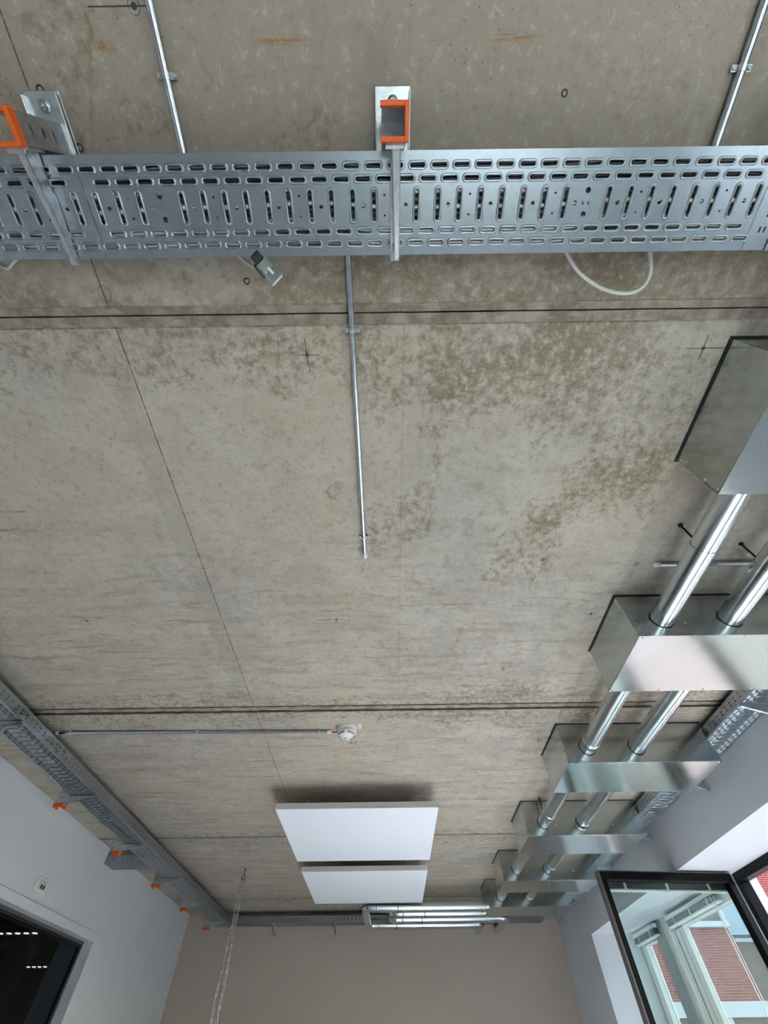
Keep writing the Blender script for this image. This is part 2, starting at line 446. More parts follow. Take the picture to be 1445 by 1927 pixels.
# ------------------------------------------------------------------ helpers: meshes
class MB:
    def __init__(s):
        s.v, s.f, s.s = [], [], []

    def add(s, vs_, fs, smooth=False, mat=None):
        b = len(s.v)
        if mat is not None:
            vs_ = [mat @ Vector(p) for p in vs_]
        s.v += [tuple(p) for p in vs_]
        s.f += [tuple(b + i for i in f) for f in fs]
        s.s += [smooth] * len(fs)
        return s

    def box(s, lo, hi, mat=None):
        (a, b, c), (d, e, f) = lo, hi
        vs_ = [(a, b, c), (d, b, c), (d, e, c), (a, e, c), (a, b, f), (d, b, f), (d, e, f), (a, e, f)]
        return s.add(vs_, [(0, 3, 2, 1), (4, 5, 6, 7), (0, 1, 5, 4), (1, 2, 6, 5), (2, 3, 7, 6), (3, 0, 4, 7)], False, mat)

    def cbox(s, lo, hi, c=0.002, mat=None):
        """box with chamfered edges"""
        (x0, y0, z0), (x1, y1, z1) = lo, hi
        c = min(c, (x1 - x0) / 2.01, (y1 - y0) / 2.01, (z1 - z0) / 2.01)
        vs_, idx = [], {}
        for i, x in enumerate((x0, x1)):
            for j, y in enumerate((y0, y1)):
                for k, z in enumerate((z0, z1)):
                    sx, sy, sz = (1, -1)[i] * c, (1, -1)[j] * c, (1, -1)[k] * c
                    for a, p in enumerate(((x, y + sy, z + sz), (x + sx, y, z + sz), (x + sx, y + sy, z))):
                        idx[i, j, k, a] = len(vs_)
                        vs_.append(p)
        fs = []
        for i in (0, 1):
            fs.append([idx[i, j, k, 0] for j, k in ((0, 0), (1, 0), (1, 1), (0, 1))])
            fs.append([idx[j, i, k, 1] for j, k in ((0, 0), (1, 0), (1, 1), (0, 1))])
            fs.append([idx[j, k, i, 2] for j, k in ((0, 0), (1, 0), (1, 1), (0, 1))])
        for i in (0, 1):
            for j in (0, 1):
                fs.append([idx[i, j, 0, 0], idx[i, j, 1, 0], idx[i, j, 1, 1], idx[i, j, 0, 1]])
                fs.append([idx[i, 0, j, 0], idx[i, 1, j, 0], idx[i, 1, j, 2], idx[i, 0, j, 2]])
                fs.append([idx[0, i, j, 1], idx[1, i, j, 1], idx[1, i, j, 2], idx[0, i, j, 2]])
                for k in (0, 1):
                    fs.append([idx[i, j, k, a] for a in range(3)])
        return s.add(vs_, fs, False, mat)

    def tube(s, path, r, n=14, caps=True, closed=False, mat=None):
        P = [Vector(p) for p in path]
        rs = r if isinstance(r, (list, tuple)) else [r] * len(P)
        vs_, fs = [], []
        u = None
        m = len(P)
        for i, p in enumerate(P):
            if closed:
                d = (P[(i + 1) % m] - P[i - 1]).normalized()
            else:
                d = (P[min(i + 1, m - 1)] - P[max(i - 1, 0)]).normalized()
            if u is None:
                u = d.orthogonal().normalized()
            u = (u - d * u.dot(d)).normalized()
            w = d.cross(u)
            for k in range(n):
                a = 2 * math.pi * k / n
                vs_.append(p + (u * math.cos(a) + w * math.sin(a)) * rs[i])
        last = m if closed else m - 1
        for i in range(last):
            for k in range(n):
                a, b = i * n + k, i * n + (k + 1) % n
                c, d2 = ((i + 1) % m) * n + (k + 1) % n, ((i + 1) % m) * n + k
                fs.append((a, b, c, d2))
        s.add(vs_, fs, True, mat)
        if caps and not closed:
            s.add([vs_[k] for k in range(n)], [tuple(range(n))[::-1]], False, mat)
            s.add([vs_[(m - 1) * n + k] for k in range(n)], [tuple(range(n))], False, mat)
        return s

    def lathe(s, prof, n=24, mat=None, smooth=True):
        vs_, fs = [], []
        for r, z in prof:
            for k in range(n):
                a = 2 * math.pi * k / n
                vs_.append((r * math.cos(a), r * math.sin(a), z))
        for i in range(len(prof) - 1):
            for k in range(n):
                fs.append((i * n + k, i * n + (k + 1) % n, (i + 1) * n + (k + 1) % n, (i + 1) * n + k))
        s.add(vs_, fs, smooth, mat)
        if prof[0][0] > 1e-5:
            s.add(vs_[:n], [tuple(range(n))[::-1]], False, mat)
        if prof[-1][0] > 1e-5:
            s.add(vs_[-n:], [tuple(range(n))], False, mat)
        return s

    def prism(s, poly, lo, hi, axis=0, mat=None):
        """poly in the two other axes, extruded along axis"""
        def P(a, q):
            return ((a, q[0], q[1]), (q[0], a, q[1]), (q[0], q[1], a))[axis]
        n = len(poly)
        vs_ = [P(lo, q) for q in poly] + [P(hi, q) for q in poly]
        fs = [tuple(range(n))[::-1], tuple(range(n, 2 * n))] + [(i, (i + 1) % n, n + (i + 1) % n, n + i) for i in range(n)]
        return s.add(vs_, fs, False, mat)

    def mesh(s, name, m):
        me = bpy.data.meshes.new(name)
        me.from_pydata(s.v, [], s.f)
        me.polygons.foreach_set('use_smooth', s.s)
        if m is not None:
            me.materials.append(m)
        me.update()
        return me

    def build(s, name, m, parent=None, label=None, kind=None):
        o = bpy.data.objects.new(name, s.mesh(name, M[m] if isinstance(m, str) else m))
        COL.objects.link(o)
        if parent is not None:
            o.parent = parent
        if label:
            o['label'] = label
        if kind:
            o['kind'] = kind
        return o


def thing(name, label, cat, loc=(0, 0, 0), rz=0.0, group=None):
    o = bpy.data.objects.new(name, None)
    o.empty_display_size = 0.05
    COL.objects.link(o)
    o.location = loc
    o.rotation_euler = (0, 0, rz)
    o['label'] = label
    o['category'] = cat
    if group:
        o['group'] = group
    return o


def tag(o, label, cat, group=None):
    o['label'] = label
    o['category'] = cat
    if group:
        o['group'] = group
    return o


def struct(name, label=None):
    o = bpy.data.objects.new(name, None)
    o.empty_display_size = 0.05
    COL.objects.link(o)
    o['kind'] = 'structure'
    if label:
        o['label'] = label
    return o


def stag(o, label):
    o['kind'] = 'structure'
    o['label'] = label
    return o


def share(name, me, parent, loc=(0, 0, 0), rot=(0, 0, 0)):
    o = bpy.data.objects.new(name, me)
    COL.objects.link(o)
    o.parent = parent
    o.location = loc
    o.rotation_euler = rot
    return o


def dup(root, loc, rz, label, group=None):
    r = root.copy()
    COL.objects.link(r)
    r.location = loc
    r.rotation_euler = (0, 0, rz)
    r['label'] = label
    if group:
        r['group'] = group
    for ch in list(root.children):
        c = ch.copy()
        COL.objects.link(c)
        c.parent = r
        for g in list(ch.children):
            d = g.copy()
            COL.objects.link(d)
            d.parent = c
    return r


# ------------------------------------------------------------------ the room
stag(MB().box((XL - 0.3, YB - 0.3, -0.2), (2.85, YF + 0.3, 0.0)).build('floor', 'floor'), 'light grey vinyl floor of the room')

# ceiling: precast slabs 2.2 m wide with mortared joints
ceil = struct('ceiling', 'stained bare concrete ceiling of wide precast slabs')
MB().box((XL - 0.3, YB - 0.3, CEIL + 0.10), (2.85, YF + 0.3, CEIL + 0.30)).build('light_leak_deck', 'mortar', ceil)  # unseen box added above the slabs to stop light leaks


def slab(y0, y1):
    c = 0.006
    mb = MB()
    poly = [(y0, CEIL + 0.1), (y0, CEIL + c), (y0 + c, CEIL), (y1 - c, CEIL), (y1, CEIL + c), (y1, CEIL + 0.1)]
    mb.prism(poly, XL - 0.29, 2.84, 0)
    return mb.build('concrete_slab', 'concrete', ceil)


for a, b in ((YB - 0.29, -2.0), (-1.995, 0.206), (0.258, 2.436), (2.504, 4.706), (4.716, 6.902), (6.913, YF + 0.29)):
    slab(a, b)


def ragged_strip(y0, y1, z, amp):
    """a strip of joint mortar with an uneven underside and edges"""
    mb = MB()
    n = 160
    vs_, fs = [], []
    for i in range(n + 1):
        x = XL - 0.2 + (2.8 - XL) * i / n
        e0, e1 = random.uniform(-amp, amp), random.uniform(-amp, amp)
        zz = z + random.uniform(-amp, amp) * 0.8
        vs_ += [(x, y0, CEIL + 0.05), (x, y0 + e0 * 0.6, zz), (x, y1 + e1 * 0.6, zz + random.uniform(-amp, amp) * 0.5), (x, y1, CEIL + 0.05)]
    for i in range(n):
        for k in range(3):
            a = i * 4 + k
            fs.append((a, a + 1, a + 5, a + 4))
    return mb.add(vs_, fs, False)


ragged_strip(0.2045, 0.2262, CEIL + 0.0035, 0.0010).build('joint_mortar', 'mortar', ceil)
ragged_strip(0.2306, 0.2595, CEIL + 0.0030, 0.0010).build('joint_mortar', 'mortar', ceil)
for ya_, yb_ in ((4.702, 4.720), (6.897, 6.918), (2.434, 2.4455), (2.4915, 2.506)):       # grime-filled hairline joints
    ragged_strip(ya_, yb_, CEIL + 0.0012, 0.0016).build('joint_seal', 'grime', ceil)
ragged_strip(2.4450, 2.4920, CEIL + 0.006, 0.0018).build('joint_mortar', 'mortar', ceil)

# setting-out crosses, rings and drill marks on the concrete
def cross(x, y, lx0, lx1, ly0, ly1, w=0.0022, dot=True, skew=0.0):
    mb = MB()
    zt, zb = CEIL + 0.0005, CEIL - 0.0006
    if lx1 > lx0:
        mb.box((x + lx0, y - w / 2, zb), (x + lx1, y + w / 2, zt))
    if ly1 > ly0:
        mb.prism([(x + skew * ly0 - w / 2, y + ly0), (x + skew * ly0 + w / 2, y + ly0), (x + skew * ly1 + w / 2, y + ly1), (x + skew * ly1 - w / 2, y + ly1)], zb, zt, 2)
    if dot:
        mb.lathe([(0.006, 0.001), (0.006, -0.001), (0.0045, -0.002), (0.0, -0.002)], 10, Matrix.Translation((x, y, CEIL)))
    mb.build('pencil_cross', 'pencil', ceil)


cross(-0.240, 0.349, -0.022, 0.040, -0.05, 0.055, skew=0.05)
cross(1.027, 0.344, -0.055, 0.10, -0.04, 0.035)
cross(-0.247, 1.632, -0.10, 0.045, -0.02, 0.02)
cross(1.028, 1.613, -0.03, 0.03, -0.02, 0.02)
cross(-1.496, 1.616, -0.03, 0.02, -0.01, 0.02, 0.003)
cross(-0.245, 2.91, -0.03, 0.04, -0.03, 0.01, 0.003)
cross(1.032, 2.907, -0.03, 0.03, -0.03, 0.03, 0.003)
cross(-0.527, -0.383, -0.10, 0.03, 0.0, 0.0)
mb = MB()
mb.box((-0.086, -0.262, CEIL - 0.0006), (-0.0845, 0, CEIL))
for (cx, cy, rx, ry) in ((-0.815, 0.168, 0.017, 0.022), (-0.818, 1.236, 0.055, 0.035), (-0.818, 2.33, 0.045, 0.04), (1.14, 1.278, 0.013, 0.013), (-0.527, -0.383, 0.012, 0.014)):
    m2 = MB()
    m2.tube([(cx + rx * math.cos(a * math.pi / 12), cy + ry * math.sin(a * math.pi / 12), CEIL) for a in range(24)], 0.0007, 4, False, True)
    m2.build('pencil_ring', 'pencil', ceil)
for (cx, cy, r_) in ((0.060, -0.243, 0.007), (-0.792, -0.258, 0.006), (-0.760, -0.205, 0.007), (-0.745, -0.155, 0.006), (-0.39, 0.14, 0.006), (0.44, -0.24, 0.005),
                     (0.30, 2.00, 0.007), (0.66, 2.07, 0.006), (-0.02, 2.02, 0.009), (1.14, 1.278, 0.005), (0.705, 1.245, 0.006)):
    MB().lathe([(r_ * 1.5, 0.0005), (r_ * 1.5, -0.0008), (r_, -0.001), (r_ * 0.7, 0.004), (0, 0.004)], 12, Matrix.Translation((cx, cy, CEIL))).build('drill_hole', 'slot_dark' if r_ < 0.0065 else 'mortar', ceil)
# small bent anchor left in the concrete past the short conduit's end
tag(MB().tube([(-0.094, 1.285, CEIL + 0.01), (-0.094, 1.285, CEIL - 0.012), (-0.100, 1.300, CEIL - 0.020), (-0.100, 1.310, CEIL - 0.012)], 0.003, 8).build('wall_anchor', 'screw'),
    'tiny bent metal anchor in the concrete just past the capped short conduit', 'anchor')

# walls
stag(MB().box((XL - 0.3, YF, -0.1), (2.85, YF + 0.29, CEIL + 0.1)).build('wall_far', 'wall_taupe'), 'plain taupe end wall under the pipe loops')
stag(MB().box((XL - 0.3, YB - 0.29, -0.1), (2.85, YB, CEIL + 0.1)).build('wall_back', 'wall_white'), 'white wall behind the viewer')
D0, D1, DT = 3.0, 5.340, CAM_Z + 0.776            # glazed opening in the left wall
mb = MB()
mb.box((XL - 0.30, YB, -0.05), (XL, D0, CEIL + 0.05))
mb.box((XL - 0.30, D1, -0.05), (XL, YF, CEIL + 0.05))
mb.box((XL - 0.30, D0, DT), (XL, D1, CEIL + 0.05))
stag(mb.build('wall_left', 'wall_white'), 'white side wall with the dark glazed door')
mb = MB()
for i, (y0, y1, z0, z1) in enumerate(OPEN):
    mb.box((XR, y0, -0.05), (2.85, y1, z0))
    mb.box((XR, y0, z1), (2.85, y1, CEIL + 0.05))
for y0, y1 in ((YB, OPEN[0][0]), (OPEN[0][1], OPEN[1][0]), (OPEN[1][1], YF)):
    mb.box((XR, y0, -0.05), (2.85, y1, CEIL + 0.05))
stag(mb.build('wall_right', 'wall_white'), 'white window wall with deep plastered reveals')

# glazed door in the left wall with its casing and the dim corridor behind
door = struct('door_1', 'dark glazed door with a wide white casing')
mb = MB()
cw = 0.055
for lo, hi in (((XL, D0 - cw, 0), (XL + 0.014, D0, DT + cw)), ((XL, D1, 0), (XL + 0.014, D1 + cw, DT + cw)), ((XL, D0, DT), (XL + 0.014, D1, DT + cw))):
    mb.cbox(lo, hi, 0.004)
mb.build('door_casing', 'wall_white', door)
mb = MB()
for lo, hi in (((XL - 0.12, D1 - 0.012, 0), (XL - 0.076, D1, DT)), ((XL - 0.12, D0, 0), (XL - 0.076, D0 + 0.012, DT)), ((XL - 0.12, D0, DT - 0.018), (XL - 0.076, D1, DT))):
    mb.box(lo, hi)
mb.build('door_frame', 'frame_edge', door)
mb = MB()
for lo, hi in (((XL - 0.11, D1 - 0.026, 0), (XL - 0.083, D1 - 0.012, DT - 0.018)), ((XL - 0.11, D0 + 0.012, DT - 0.034), (XL - 0.083, D1 - 0.012, DT - 0.018))):
    mb.box(lo, hi)
mb.build('door_gasket', 'gasket', door)
MB().box((XL - 0.100, D0 + 0.012, 0.0), (XL - 0.094, D1 - 0.013, DT - 0.019)).build('door_pane', 'glass_dark', door)
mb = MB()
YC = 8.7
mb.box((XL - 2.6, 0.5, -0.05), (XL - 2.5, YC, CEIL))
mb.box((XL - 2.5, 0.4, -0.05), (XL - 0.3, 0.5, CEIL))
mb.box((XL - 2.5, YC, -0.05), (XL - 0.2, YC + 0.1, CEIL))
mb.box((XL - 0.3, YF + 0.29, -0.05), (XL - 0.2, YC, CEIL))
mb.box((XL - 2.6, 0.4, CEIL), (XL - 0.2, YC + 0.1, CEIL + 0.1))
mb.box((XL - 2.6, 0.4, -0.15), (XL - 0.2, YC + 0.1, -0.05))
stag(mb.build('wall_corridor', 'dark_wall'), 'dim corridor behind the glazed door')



def added_dash_lamp(label, x0, x1, y, z):  # made-up glowing fitting for the white dashes in the door glass
    t = thing('added_dash_lamp', label, 'lamp', (x0, y, z), 0, 'added lamps behind the glazed door')
    L = x1 - x0
    mb = MB()
    mb.cbox((0, -0.05, 0.012), (L, 0.05, 0.05), 0.004)
    for i in range(8):
        mb.box((L * i / 7 - 0.006, -0.05, -0.004), (L * i / 7 + 0.006, 0.05, 0.014))
    mb.build('housing', 'dark_wall', t)
    MB().tube([(L / 2, 0, 0.05), (L / 2, 0, CEIL - z)], 0.006, 8).build('pendant_rod', 'dark_steel', t)
    for i in range(6):
        a = L * (i + 0.5) / 7
        MB().prism([(a - 0.028, -0.03), (a + 0.036, 0.02), (a + 0.03, 0.04), (a - 0.034, -0.005)], 0.004, 0.012, 2).build('glow_dash', 'dash_glow', t)


added_dash_lamp('added stand-in lamp nearer the glazed door, a row of white dashes behind the pane', -4.02, -3.42, 5.80, CAM_Z + 0.90)
added_dash_lamp('fainter added stand-in lamp deep behind the glazed door, lower row of dashes', -4.66, -4.16, 7.76, CAM_Z + 0.90)

# ------------------------------------------------------------------ windows in the right wall
XFR = 2.74                                       # room face of the fixed frames
y0, y1, z0, z1 = OPEN[1]
win = struct('window_1', 'long window with black and grey framed casements')


def bar(mb, ya, yb, za, zb, xa=XFR, xb=XFR + 0.08):
    mb.cbox((xa, ya, za), (xb, yb, zb), 0.003)


mb = MB()
bar(mb, y0, 4.29, z1 - 0.055, z1)
bar(mb, y0, 4.29, z0, z0 + 0.06)
bar(mb, 4.235, 4.29, z0 + 0.06, z1 - 0.055)
bar(mb, 2.98, 3.05, z0 + 0.06, z1 - 0.055)
bar(mb, y0, y0 + 0.07, z0 + 0.06, z1 - 0.055)
mb.build('casement_frame', 'black_frame', win)
mb = MB()
bar(mb, 4.29, y1, z1 - 0.05, z1)
bar(mb, 4.29, y1, z0, z0 + 0.06)
bar(mb, 5.70, 5.99, z0 + 0.06, z1 - 0.05, XFR - 0.02)
bar(mb, 6.475, y1, z0 + 0.06, z1 - 0.05)
mb.build('mullion', 'frame_grey', win)
mb = MB()                                        # closed casements beyond the open one
for a, b in ((4.295, 5.695),):
    xa, xb = XFR + 0.005, XFR + 0.075
    za, zb = z0 + 0.065, z1 - 0.055
    mb.cbox((xa, a, za), (xb, a + 0.06, zb), 0.004)
    mb.cbox((xa, b - 0.17, za), (xb, b - 0.10, zb), 0.004)
    mb.cbox((xa, b - 0.28, za), (xb - 0.02, b - 0.19, zb), 0.004)
    mb.box((xa, a + 0.06, zb - 0.06), (xb, b - 0.05, zb))
    mb.box((xa, a + 0.06, za), (xb, b - 0.05, za + 0.06))
    mb.cbox((xa, b - 0.075, za), (xb, b - 0.01, zb), 0.004)
mb.cbox((XFR + 0.005, 6.375, z0 + 0.065), (XFR + 0.075, 6.47, z1 - 0.055), 0.004)
mb.box((XFR + 0.005, 5.995, z1 - 0.115), (XFR + 0.075, 6.375, z1 - 0.055))
mb.box((XFR + 0.005, 5.995, z0 + 0.065), (XFR + 0.075, 6.375, z0 + 0.125))
mb.build('casement', 'frame_white', win)
mb = MB()
for b in (5.695,):
    mb.box((XFR + 0.01, b - 0.098, z0 + 0.07), (XFR + 0.06, b - 0.078, z1 - 0.06))
    mb.box((XFR + 0.01, b - 0.19, z0 + 0.07), (XFR + 0.06, b - 0.18, z1 - 0.06))
mb.build('casement_gasket', 'gasket', win)
for a, b in ((4.355, 5.415), (5.995, 6.38), (1.57, 2.98)):
    MB().box((XFR + 0.045, a, z0 + 0.12), (XFR + 0.051, b, z1 - 0.11)).build('pane', 'glass', win)
# the open casement, hinged at the black post and swung into the room
sash = bpy.data.objects.new('open_sash', None)
COL.objects.link(sash)
sash.parent = win
sash.location = (2.672, 4.232, 0)
sash.rotation_euler = (0, 0, math.atan2(4.115 - 4.232, 1.597 - 2.672))
SL, SZ0, SZ1 = 1.081, z0 + 0.05, CAM_Z + 0.940
mb = MB()
fw = 0.052
mb.cbox((0, -0.03, SZ0), (fw, 0.034, SZ1), 0.004)
mb.cbox((SL - fw, -0.03, SZ0), (SL - 0.012, 0.034, SZ1), 0.004)
mb.cbox((fw, -0.03, SZ1 - fw), (SL - fw, 0.034, SZ1), 0.004)
mb.cbox((fw, -0.03, SZ0), (SL - fw, 0.034, SZ0 + fw), 0.004)
mb.build('sash_frame', 'black_frame', sash)
mb = MB()
mb.cbox((SL - 0.012, -0.028, SZ0), (SL, -0.008, SZ1), 0.002)
mb.cbox((SL - 0.012, 0.004, SZ0), (SL + 0.004, 0.034, SZ1), 0.002)
mb.box((0, -0.026, SZ1), (SL, 0.030, SZ1 + 0.006))
mb.build('sash_edge', 'frame_edge', sash)
MB().box((fw - 0.005, -0.006, SZ0 + fw - 0.005), (SL - fw + 0.005, 0.0, SZ1 - fw + 0.005)).build('pane', 'glass', sash)
y0, y1, z0, z1 = OPEN[0]
win2 = struct('added_window_2', 'unseen second window beside the viewer, added for daylight')  # unseen window added to light the near ceiling
mb = MB()
for a, b, c, d in ((y0, y1, z1 - 0.06, z1), (y0, y1, z0, z0 + 0.06), (y0, y0 + 0.07, z0, z1), (y1 - 0.07, y1, z0, z1), (-1.35, -1.27, z0, z1)):
    bar(mb, a, b, c, d)
mb.build('window_frame', 'black_frame', win2)
for a, b in ((y0 + 0.07, -1.35), (-1.27, y1 - 0.07)):
    MB().box((XFR + 0.045, a, z0 + 0.06), (XFR + 0.051, b, z1 - 0.06)).build('pane', 'glass', win2)


# raised venetian blinds under the window heads
def blind(label, loc, rz, length, drop, cords, cord_len):
    t = thing('venetian_blind', label, 'blind', loc, rz, 'raised venetian blinds')
    MB().cbox((0, -0.018, -0.03), (length, 0.018, 0), 0.003).build('headrail', 'frame_white', t)
    mb = MB()
    n = 12
    for i in range(n):
        zc = -0.034 - (drop - 0.05) * i / n
        j = random.uniform(-0.002, 0.002)
        mb.box((0.01, -0.02 + j, zc - 0.0016), (length - 0.01, 0.02 + j, zc))
    mb.build('slat_stack', 'slat', t, kind='stuff')
    MB().cbox((0.005, -0.02, -drop), (length - 0.005, 0.02, -drop + 0.014), 0.004).build('bottom_rail', 'tape', t)
    k = max(2, int(length / 0.32))
    for i in range(k):
        x = length * (i + 0.5) / k
        mb = MB()
        mb.box((x - 0.009, -0.0225, -drop - 0.001), (x + 0.009, -0.021, -0.02))
        mb.box((x - 0.009, 0.021, -drop - 0.001), (x + 0.009, 0.0225, -0.02))
        mb.box((x - 0.009, -0.0225, -drop - 0.0015), (x + 0.009, 0.0225, -drop - 0.0002))
        mb.build('ladder_tape', 'tape', t)
    for i, x in enumerate(cords):
        MB().tube([(x, -0.026, -0.02), (x + 0.004, -0.028, -cord_len * 0.5), (x, -0.027, -cord_len)], 0.003, 6).build('pull_cord', 'tape', t)
    return t


blind('raised slatted blind clamped along the top of the open black casement', (2.655, 4.292, SZ1 - 0.012), math.atan2(4.115 - 4.232, 1.597 - 2.672), 1.02, 0.085, (), 0)
blind('raised blind with long white cords on the closed casement next to the open one', (2.695, 5.56, CAM_Z + 0.928), R(-90), 1.03, 0.085, (0.95, 0.985), 1.15)
blind('short raised blind at the far end of the window behind the grey mullion', (2.695, 6.46, CAM_Z + 0.935), R(-90), 0.60, 0.09, (), 0)

# ------------------------------------------------------------------ outside
stag(MB().box((2.85, -30, -3.7), (40, 40, -3.6)).build('ground_outside', 'paving'), 'pale paved yard outside')
YO = 21.5
fac = thing('brick_building', 'red brick building with white window surrounds across the yard', 'building', (12.0, YO, -3.6))


def fpart(name, mat, lo, hi):
    b = MB().box((lo[0] - 12.0, lo[1], lo[2] + CAM_Z + 3.6), (hi[0] - 12.0, hi[1], hi[2] + CAM_Z + 3.6))
    return b.build(name, mat, fac)


fpart('brick_wall', 'brick', (3.0, 0.10, -5.2), (12.63, 0.5, 9.0))
fpart('shaded_brick_wall', 'brick_shaded', (12.63, 0.30, -5.2), (14.07, 0.6, 9.0))
fpart('pilaster', 'render_white', (14.07, 0.0, -5.2), (14.65, 0.5, 9.0))
fpart('red_brick_wall', 'brick_red', (14.65, 0.05, -5.2), (24.0, 0.5, 9.0))
for x0_ in (3.6, 6.15, 8.7, 11.25):
    for zz in (-1.9 + 0.2, 3.45):
        fpart('window_pane', 'far_pane', (x0_, 0.06, zz), (x0_ + 1.25, 0.11, zz + (1.6 if zz > 0 else 2.9)))
        for a, b in ((x0_ - 0.14, x0_), (x0_ + 1.25, x0_ + 1.39)):
            fpart('window_jamb', 'render_white', (a, 0.0, zz), (b, 0.12, zz + (1.6 if zz > 0 else 2.9)))
    fpart('window_sill', 'render_white', (x0_ - 0.14, -0.08, 3.30), (x0_ + 1.39, 0.12, 3.45))
fpart('band', 'render_white', (3.0, -0.05, 1.19), (13.6, 0.12, 1.53))
fpart('sky_reflection_panel', 'sky_reflection_panel', (12.66, 0.2, 3.12), (13.55, 0.30, 4.6))  # pale blue colour stands in for sky reflected in a far window
fpart('sky_reflection_panel', 'sky_reflection_panel', (12.66, 0.1, 2.93), (13.55, 0.32, 3.02))

# ------------------------------------------------------------------ cable trays
PITCH, TW, TH = 0.0515, 0.203, 0.060


def stadium(cx, cy, hl, r, n, along_x):
    """closed outline of a slot, counter-clockwise from angle 0"""
    pts = []
    for i in range(n):
        a = 2 * math.pi * (i + 0.5) / n
        c, s_ = math.cos(a), math.sin(a)
        if along_x:
            pts.append((cx + (hl if c > 0 else -hl) + r * c, cy + r * s_))
        else:
            pts.append((cx + r * c, cy + (hl if s_ > 0 else -hl) + r * s_))
    return pts


def cell(mb, x0, x1, y0, y1, loops, M4):
    """rectangular bit of sheet with a hole; loops = [(outline, z), ...] from outside to inside"""
    cx, cy = (x0 + x1) / 2, (y0 + y1) / 2
    hw, hh = (x1 - x0) / 2, (y1 - y0) / 2
    out = loops[0][0]
    n = len(out)
    proj, side = [], []
    for px, py in out:
        dx, dy = px - cx, py - cy
        a, b = abs(dx) / hw, abs(dy) / hh
        k = 1.0 / max(a, b, 1e-6)
        proj.append((cx + dx * k, cy + dy * k))
        side.append((0 if dx > 0 else 2) if a >= b else (1 if dy > 0 else 3))
    corner = {(0, 1): (x1, y1), (1, 2): (x0, y1), (2, 3): (x0, y0), (3, 0): (x1, y0)}
    vs_ = [(p[0], p[1], 0.0) for p in proj]
    for lp, z in loops:
        vs_ += [(p[0], p[1], z) for p in lp]
    fs, extra = [], len(vs_)
    for i in range(n):
        j = (i + 1) % n
        f = [i]
        sd = side[i]
        while sd != side[j]:
            c = corner[(sd, (sd + 1) % 4)]
            vs_.append((c[0], c[1], 0.0))
            f.append(extra)
            extra += 1
            sd = (sd + 1) % 4
        fs.append(tuple(f + [j, n + j, n + i]))
    mb.add(vs_, fs, False, M4)
    base = [(p[0], p[1], z) for lp, z in loops for p in lp]
    fs = []
    for k in range(len(loops) - 1):
        for i in range(n):
            j = (i + 1) % n
            fs.append((k * n + i, k * n + j, (k + 1) * n + j, (k + 1) * n + i))
    if fs:
        mb.add(base, fs, True, M4)


def slot_loops(cx, cy, hl, r, hl2, r2, n, along_x, fine):
    if fine:
        L = []
        for tt, z in ((0, 0), (0.22, -0.0024), (0.45, -0.0032), (0.72, -0.0020), (1.0, 0.0004), (1.0, 0.0020)):
            L.append((stadium(cx, cy, hl + (hl2 - hl) * tt, r + (r2 - r) * tt, n, along_x), z))
        return L
    return [(stadium(cx, cy, hl, r, n, along_x), 0), (stadium(cx, cy, (hl + hl2) / 2, (r + r2) / 2, n, along_x), -0.003), (stadium(cx, cy, hl2, r2, n, along_x), 0.0)]


def quad(mb, x0, x1, y0, y1, M4):
    if x1 - x0 > 1e-5 and y1 - y0 > 1e-5:
        mb.add([(x0, y0, 0), (x1, y0, 0), (x1, y1, 0), (x0, y1, 0)], [(0, 1, 2, 3)], False, M4)


def round_loop(cx, cy, r, n):
    return [(cx + r * math.cos(2 * math.pi * (i + 0.5) / n), cy + r * math.sin(2 * math.pi * (i + 0.5) / n)) for i in range(n)]


